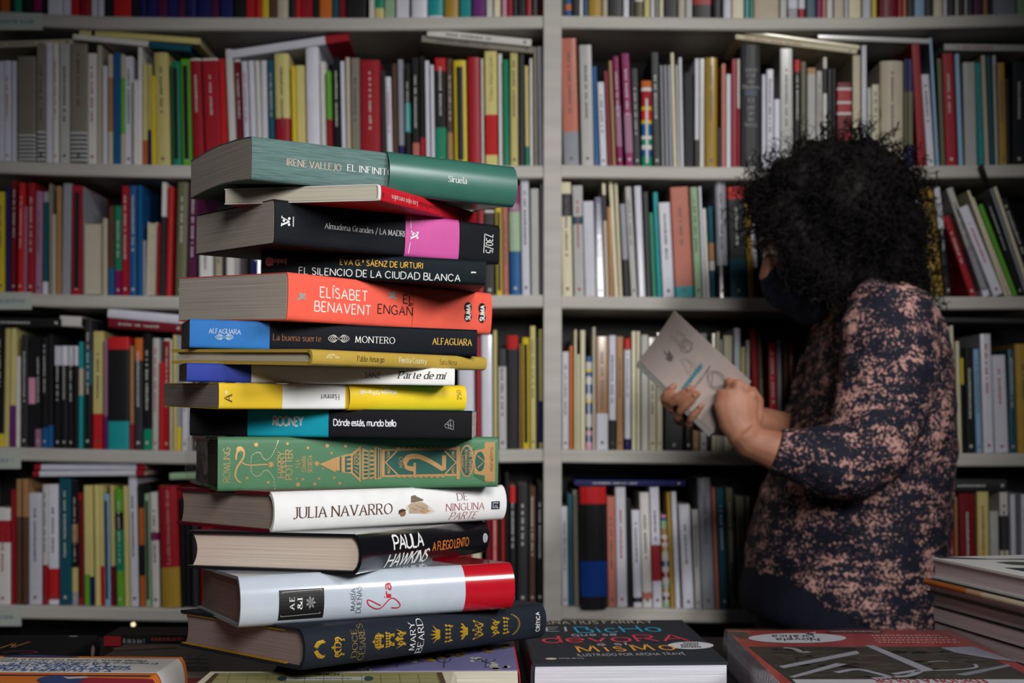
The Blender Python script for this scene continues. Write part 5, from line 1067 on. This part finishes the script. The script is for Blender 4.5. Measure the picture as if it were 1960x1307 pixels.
# held book: near cover plane from its four corners
A = P(1222, 690, 1.800); B_ = P(1363, 826, 1.733); D_ = P(1285, 590, 1.757)
Cc = D_+(B_-A)
ex = (B_-A); ey = (D_-A); LB, WB = ex.length, ey.length; ex.normalize(); nrm = ex.cross(ey).normalized(); ey = nrm.cross(ex).normalized()
if nrm.y > 0: nrm = -nrm        # towards the camera
hb = empty('book', Matrix.Translation(A), 'small pale pinkish paperback held open in both hands by the woman', 'book')
HI = hb.matrix_world.inverted()
def hb_part(mb, name, m): o = mb.build(name, m, hb); o.matrix_local = HI; return o
def slab(mb, o, x, y, nn, t, col, curve=0):
    rows = []; k = 8
    for i in range(k+1):
        s = i/k; c = o+y*s-nn*(curve*math.sin(s*math.pi))
        rows.append([c, c+x, c+x-nn*t, c-nn*t])
    mb.grid(rows, col, True, True); mb.cap(rows[0], col, True); mb.cap(rows[-1], col)
PK = (.52, .43, .395)
q = MB(); slab(q, A, ex*LB, ey*WB, nrm, .0006, PK, .004); hb_part(q, 'front_cover', M_MATTE)
# far half leans back behind it
ey2 = (ey*.52-nrm*.86).normalized(); n2 = ex.cross(ey2).normalized()
if n2.y > 0: n2 = -n2
ey2 = (P(1456, 771, 1.835)-B_); WB2 = min(ey2.length, .12); ey2 = ey2-ex*ey2.dot(ex); ey2.normalize(); n2 = ex.cross(ey2).normalized(); n2 = -n2 if n2.dot(nrm) < 0 else n2
q = MB(); slab(q, A-nrm*.001, ex*LB, ey2*WB, n2, .0105, (.62, .60, .55), .003); hb_part(q, 'page_block', M_PAPER)
q = MB(); slab(q, A-nrm*.001-n2*.0107, ex*LB, ey2*(WB+.002), n2, .0008, (.20, .45, .5), .003); hb_part(q, 'back_cover', M_MATTE)
q = MB()
def CS(u, v, k=1): return A+ex*(LB*u)+ey*(WB*v)+nrm*(.0004*k+.0001)-nrm*(.004*math.sin(v*math.pi))
# faint pencil-like drawings and a turquoise title running across the cover
rnd = random.Random(3)
GR = (.30, .25, .235)
def loopy(cu, cv, r, n, col, wd):
    pts = [(cu+r*rnd.uniform(.3, 1)*math.cos(i*1.1), cv+r*1.3*rnd.uniform(.3, 1)*math.sin(i*1.1)) for i in range(n)]
    place_stroke(q, lambda u, v: CS(u, v, 2), pts, wd, col)
loopy(.20, .74, .12, 16, GR, .007); loopy(.30, .72, .09, 12, (.22, .18, .17), .008); loopy(.42, .5, .1, 9, (.36, .30, .28), .006); loopy(.74, .66, .13, 18, GR, .007); loopy(.84, .6, .08, 10, (.2, .16, .15), .008)
place_poly(q, lambda u, v: CS(u, v, 2), [(.20, .33), (.27, .36), (.26, .43), (.18, .47), (.20, .41), (.13, .40), (.21, .38)], (.12, .10, .10))
pseudo(q, lambda u, v: CS(v, u, 2), .16, .66, .53, .05, (.05, .26, .33), rnd); pseudo(q, lambda u, v: CS(v, u, 2), .12, .74, .605, .022, (.30, .23, .22), rnd)
hb_part(q, 'cover_print', M_INK)

# ---- body (head, neck, arms, hands, trunk and legs in one skin)
SK = (.46, .21, .13)
bm = MB()
hc = P(1562, 448, BY); tl = math.radians(25)
fw = Vector((-math.cos(tl), 0, -math.sin(tl))); up = Vector((-math.sin(tl), 0, math.cos(tl))); sd = Vector((0, -1, 0))
HM = Matrix((fw, sd, up)).transposed()
def hp(f, s, u): return hc+fw*f+sd*s+up*u
bm.ball(hp(-.012, 0, .03), (.098, .076, .092), SK, 20, HM); bm.ball(hp(.03, 0, -.03), (.062, .06, .085), SK, 18, HM)
bm.ball(hp(.055, 0, -.095), (.03, .036, .025), SK, 14, HM)
bm.tube([hp(.088, 0, .0), hp(.106, 0, -.03), hp(.098, 0, -.045)], [.008, .0135, .009], SK, 10, (0, 1, 0)); bm.ball(hp(.098, .0, -.04), (.012, .016, .009), SK, 10, HM)
for s_ in (1, -1):
    bm.ball(hp(.070, s_*.03, .004), (.016, .017, .011), SK, 12, HM); bm.tube([hp(.083, s_*.012, .022), hp(.085, s_*.03, .027), hp(.07, s_*.05, .02)], [.007, .008, .006], SK, 8)
    bm.ball(hp(.0, s_*.077, -.015), (.018, .008, .03), SK, 12, HM); bm.ball(hp(.05, s_*.045, -.035), (.03, .022, .03), SK, 12, HM)
bm.ball(hp(.09, 0, -.068), (.012, .024, .008), SK, 10, HM); bm.ball(hp(.088, 0, -.08), (.012, .02, .008), SK, 10, HM)
bm.tube([hp(-.04, 0, -.05), P(1632, 570, BY), P(1668, 640, BY)], [(.055, .058), .056, .07], SK, 16, (0, 1, 0))
# trunk and legs
rings(bm, [(600, 1610, 1750, .12, 0), (660, 1585, 1785, .165, 0), (780, 1555, 1795, .17, 0), (900, 1500, 1795, .165, 0), (1000, 1475, 1785, .17, 0), (1120, 1462, 1780, .18, 0), (1230, 1460, 1775, .18, 0)], SK)
for y, x in ((1.85, 1610), (2.01, 1625)):
    bm.tube([P(x, 1200, y), Vector((P(x, 0, y).x, y, .45)), Vector((P(x, 0, y).x+.01, y, .09))], [.085, .058, .04], SK, 14, (0, 1, 0))
# near (left) arm
W_ = P(1436, 846, 1.700)
bm.tube([P(1698, 615, 1.79), P(1690, 760, 1.735), P(1650, 882, 1.705), P(1570, 884, 1.695), P(1500, 868, 1.695), P(1455, 852, 1.70), W_, P(1421, 826, 1.70)], [.05, .045, .043, .04, .031, .0265, .0255, .026], SK, 14, (0, 1, 0))
# left hand: palm slab then fingers going behind the near cover
bm.tube([P(1430, 838, 1.70), P(1414, 808, 1.702), P(1407, 775, 1.703), P(1409, 748, 1.705)], [(.021, .0245), (.0185, .030), (.0165, .0325), (.013, .030)], SK, 14, (1, 0, 0))
kn = [(1399, 733, 1.712), (1412, 737, 1.702), (1426, 744, 1.700), (1438, 757, 1.702)]
tipd = [(-30, 26), (-31, 34), (-30, 42), (-27, 46)]
for (x, y, Y), (dx, dy), ln in zip(kn, tipd, (1, 1.08, 1.05, .85)):
    bm.tube([P(x+2, y+38, Y+.002), P(x, y, Y), P(x-14, y-4, Y+.026), P(x-14+dx*.6*ln, y+dy*.35, Y+.044), P(x-14+dx*1.2*ln, y+dy*.9, Y+.048)], [.0095, .0098, .009, .008, .0065], SK, 10, (0, 1, 0))
    bm.ball(P(x-14+dx*1.2*ln, y+dy*.9, Y+.048), .0066, SK, 8); bm.ball(P(x, y, Y), .0102, SK, 10)
bm.tube([P(1436, 822, 1.712), P(1449, 792, 1.735), P(1450, 768, 1.760), P(1440, 748, 1.778)], [.0125, .011, .010, .0075], SK, 10, (0, 1, 0)); bm.ball(P(1440, 748, 1.778), .0076, SK, 8)
# far (right) arm and hand: palm behind the spine, four fingers over it on to the cover
bm.tube([P(1655, 640, 2.06), P(1590, 770, 2.075), P(1545, 838, 2.05), P(1460, 818, 1.95), P(1392, 806, 1.865), P(1362, 802, 1.84)], [.05, .045, .042, .034, .025, .026], SK, 14, (0, 1, 0))
bm.tube([P(1366, 797, 1.842), P(1338, 788, 1.832), P(1314, 786, 1.822), P(1298, 782, 1.815)], [(.021, .017), (.026, .016), (.028, .015), (.026, .012)], SK, 14, (0, 1, 0))
def cover_pt(px, py, h):
    o = Vector((0, 0, CAMZ)); d = Vector(((px-CX)/FPX, 1, (HZ-py)/FPX)); t = (A-o).dot(nrm)/d.dot(nrm); return o+d*t+nrm*h
FING = (((1273, 769), (1281, 754), (1294, 738), .0074), ((1281, 780), (1302, 761), (1328, 741), .0073), ((1297, 797), (1317, 775), (1340, 752), .0071), ((1319, 811), (1333, 793), (1348, 774), .0062))
for (bx, by), (mx_, my), (tx_, ty), r in FING:
    k0 = P(bx+20, by+8, 1.822); k1 = P(bx+5, by+4, 1.800); k1b = cover_pt(bx, by, r*.1)
    m0 = cover_pt((bx+mx_)/2, (by+my)/2, r*1.25); m_ = cover_pt(mx_, my, r*1.3); m1 = cover_pt((tx_+mx_)/2, (ty+my)/2, r*1.12); t_ = cover_pt(tx_, ty, r*.85)
    bm.tube([k0, k1, k1b, m0, m_, m1, t_], [r*1.0, r*1.0, r*.98, r*.94, r*1.02, r*.92, r*.72], SK, 12, (0, 1, 0)); bm.ball(t_, r*.73, SK, 10)
bm.ball(P(1306, 797, 1.822), (.017, .014, .015), SK, 14)
bm.tube([P(1345, 815, 1.835), P(1352, 800, 1.80), P(1362, 783, 1.785), P(1371, 766, 1.782)], [.012, .011, .0095, .0075], SK, 10, (0, 1, 0))
person = solid(bm, 'person', .0028, 3, M_SKIN, None)
tag(person, 'woman with black curly hair and dark face mask reading a small open book', 'person')
# eyes, lids and brow
q = MB()
for s_ in (1, -1):
    q.ball(hp(.079, s_*.031, .001), (.0105, .0115, .009), (.55, .5, .47), 12, HM); q.ball(hp(.0875, s_*.031, -.002), (.003, .005, .0045), (.02, .012, .01), 10, HM)
q.build('eyes', M_GLOSS, person)
q = MB()
for s_ in (1, -1): q.tube([hp(.096, s_*.014, .019), hp(.095, s_*.03, .025), hp(.082, s_*.048, .021)], [.0022, .003, .0015], (.01, .008, .007), 8)
q.build('eyebrows', M_MATTE, person)
# fingernails
q = MB()
for tx_, ty, r in ((1292, 741, .0074), (1325, 743, .0073), (1337, 755, .0071), (1346, 777, .0062)):
    c = cover_pt(tx_, ty, r*1.66); q.ball(c, (.0034, .001, .0034), (.33, .155, .11), 8)
q.build('fingernails', M_MATTE, person)
# mask
mk = MB(); NV = (.008, .010, .020)
mk.ball(hp(.052, 0, -.068), (.062, .066, .055), NV, 20, HM); mk.ball(hp(.098, 0, -.055), (.026, .022, .038), NV, 16, HM); mk.ball(hp(.055, 0, -.110), (.04, .042, .028), NV, 14, HM)
solid(mk, 'face_mask', .004, 4, M_NAVY, person)
# hair: mass plus curls
hm_ = MB(); HC = (.008, .007, .007)
BL_ = [(1585, 368, 100, BY), (1640, 372, 106, BY), (1535, 372, 84, BY), (1692, 440, 84, BY), (1610, 445, 104, 1.90), (1690, 505, 80, BY), (1484, 384, 54, BY), (1470, 420, 30, 1.90), (1468, 425, 26, 1.96), (1655, 545, 66, 1.90), (1722, 540, 58, BY), (1560, 480, 60, 1.858), (1590, 525, 52, 1.85), (1570, 318, 56, BY), (1640, 316, 56, BY), (1700, 360, 56, BY), (1735, 470, 40, BY), (1500, 415, 48, 1.865), (1524, 358, 58, 1.885), (1500, 372, 48, 1.96), (1530, 452, 52, 1.86), (1486, 405, 36, 1.99), (1478, 432, 24, 1.872), (1520, 500, 34, 1.858), (1752, 572, 26, BY), (1620, 400, 90, 1.86), (1620, 400, 90, 2.0), (1660, 500, 80, 2.0)]
for x, y, r, Y in BL_: hm_.ball(P(x, y, Y), r/FPX*Y*.93, HC, 16)
hair = solid(hm_, 'hair', .007, 3, M_HAIR, person, .022, .018)
rnd = random.Random(21); q = MB(); vs = [(v.co.copy(), v.normal.copy()) for v in hair.data.vertices]
nc = 0
while nc < 2600:
    co, no = rnd.choice(vs)
    px = CX+FPX*co.x/co.y; py = HZ-FPX*(co.z-CAMZ)/co.y
    if no.y > .55: continue
    if py > 455 and px < 1500: continue
    nc += 1
    edge = rnd.random() < .15
    L = rnd.uniform(.03, .06)*(1.05 if edge else 1); rad = rnd.uniform(.0035, .0075); turns = rnd.uniform(1.2, 3.0); ph = rnd.uniform(0, 6.28)
    ax = (no*(.95 if edge else .35)+Vector((rnd.uniform(-.6, .6), rnd.uniform(-.5, .5), rnd.uniform(-1.1, .5)))).normalized()
    a = ax.cross(Vector((.3, .8, .5))).normalized(); b2 = ax.cross(a); k = 14; pts = []
    for i in range(k+1):
        s = i/k; th = ph+turns*6.28*s; rr = rad*(.5+.5*s)
        pts.append(co-no*.006+ax*(L*s)+a*(rr*math.cos(th))+b2*(rr*math.sin(th))+no*(.006*math.sin(s*3.14)))
    t = rnd.uniform(.0006, .0013) if not edge else rnd.uniform(.0003, .0005)
    q.tube(pts, [t]*(k)+[t*.4], HC, 4, (.2, .5, .8), False)
cu = q.build('curls', M_HAIR, hair); cu.matrix_parent_inverse = Matrix.Identity(4); cu.matrix_world = Matrix.Identity(4)
# blouse
bl = MB(); BC = (.1, .08, .09)
rings(bl, [(552, 1655, 1730, .085, 0), (578, 1610, 1762, .135, 0), (620, 1582, 1784, .165, 0), (680, 1560, 1796, .19, 0), (760, 1538, 1806, .195, .0), (850, 1505, 1812, .195, .03), (940, 1465, 1808, .195, .08), (1030, 1443, 1802, .195, .15), (1110, 1430, 1795, .2, .24), (1165, 1428, 1789, .203, .28)], BC)
bl.tube([P(1662, 590, 1.83), P(1700, 612, 1.785), P(1700, 690, 1.752), P(1690, 770, 1.732), P(1660, 862, 1.705), P(1625, 890, 1.695), P(1570, 882, 1.69), P(1525, 870, 1.692), P(1497, 866, 1.695), P(1488, 864, 1.696)], [.05, .074, .074, .070, .064, .06, .053, .043, .0345, .033], BC, 18, (0, 1, 0))
bl.tube([P(1640, 610, 2.02), P(1625, 650, 2.065), P(1585, 750, 2.075), P(1548, 830, 2.055), P(1520, 828, 2.02)], [.05, .07, .066, .058, .045], BC, 16, (0, 1, 0))
solid(bl, 'blouse', .0065, 7, M_BLOUSE, person, .012, .045)
# gathered cuff
q = MB(); c0 = P(1494, 865, 1.696); axv = (P(1470, 857, 1.698)-c0).normalized(); a = axv.cross(Vector((0, 0, 1))).normalized(); b2 = axv.cross(a); rows = []
for s, r in ((-.012, .034), (0, .0365), (.006, .0345), (.008, .030), (.004, .027)):
    rows.append([c0+axv*s+(a*math.cos(2*math.pi*k/40)+b2*math.sin(2*math.pi*k/40))*(r*(1+.03*math.sin(k*2.1))) for k in range(40)])
q.grid(rows, BC, True, True); cf = q.build('cuff', M_BLOUSE, person)
# navy layer, trousers, shoes
ns_ = MB(); rings(ns_, [(1085, 1434, 1780, .192, .1), (1130, 1424, 1772, .196, .12), (1172, 1420, 1766, .196, .16), (1196, 1424, 1764, .194, .17)], NV); solid(ns_, 'under_top', .007, 3, M_NAVY, person)
tr_ = MB(); KC = (.007, .007, .009)
rings(tr_, [(1150, 1450, 1770, .184, 0), (1230, 1452, 1778, .19, 0), (1330, 1465, 1770, .185, 0), (1420, 1490, 1750, .175, 0)], KC)
for y, x in ((1.85, 1612), (2.01, 1627)):
    X0 = P(x, 0, y).x; tr_.tube([P(x, 1330, y), Vector((X0, y, .46)), Vector((X0+.015, y, .06))], [.10, .075, .06], KC, 16, (0, 1, 0))
solid(tr_, 'trousers', .009, 4, M_NAVY, person)
for y, x in ((1.85, 1612), (2.01, 1627)):
    X0 = P(x, 0, y).x; q = MB(); q.ball((X0-.07, y, .045), (.13, .045, .045), KC, 16); q.tube([(X0+.015, y, .04), (X0+.012, y, .10)], [.048, .046], KC, 14, (0, 1, 0)); q.box(X0-.19, X0+.06, y-.04, y+.04, .0, .02, KC)
    q.build('shoe', M_SATIN, person)
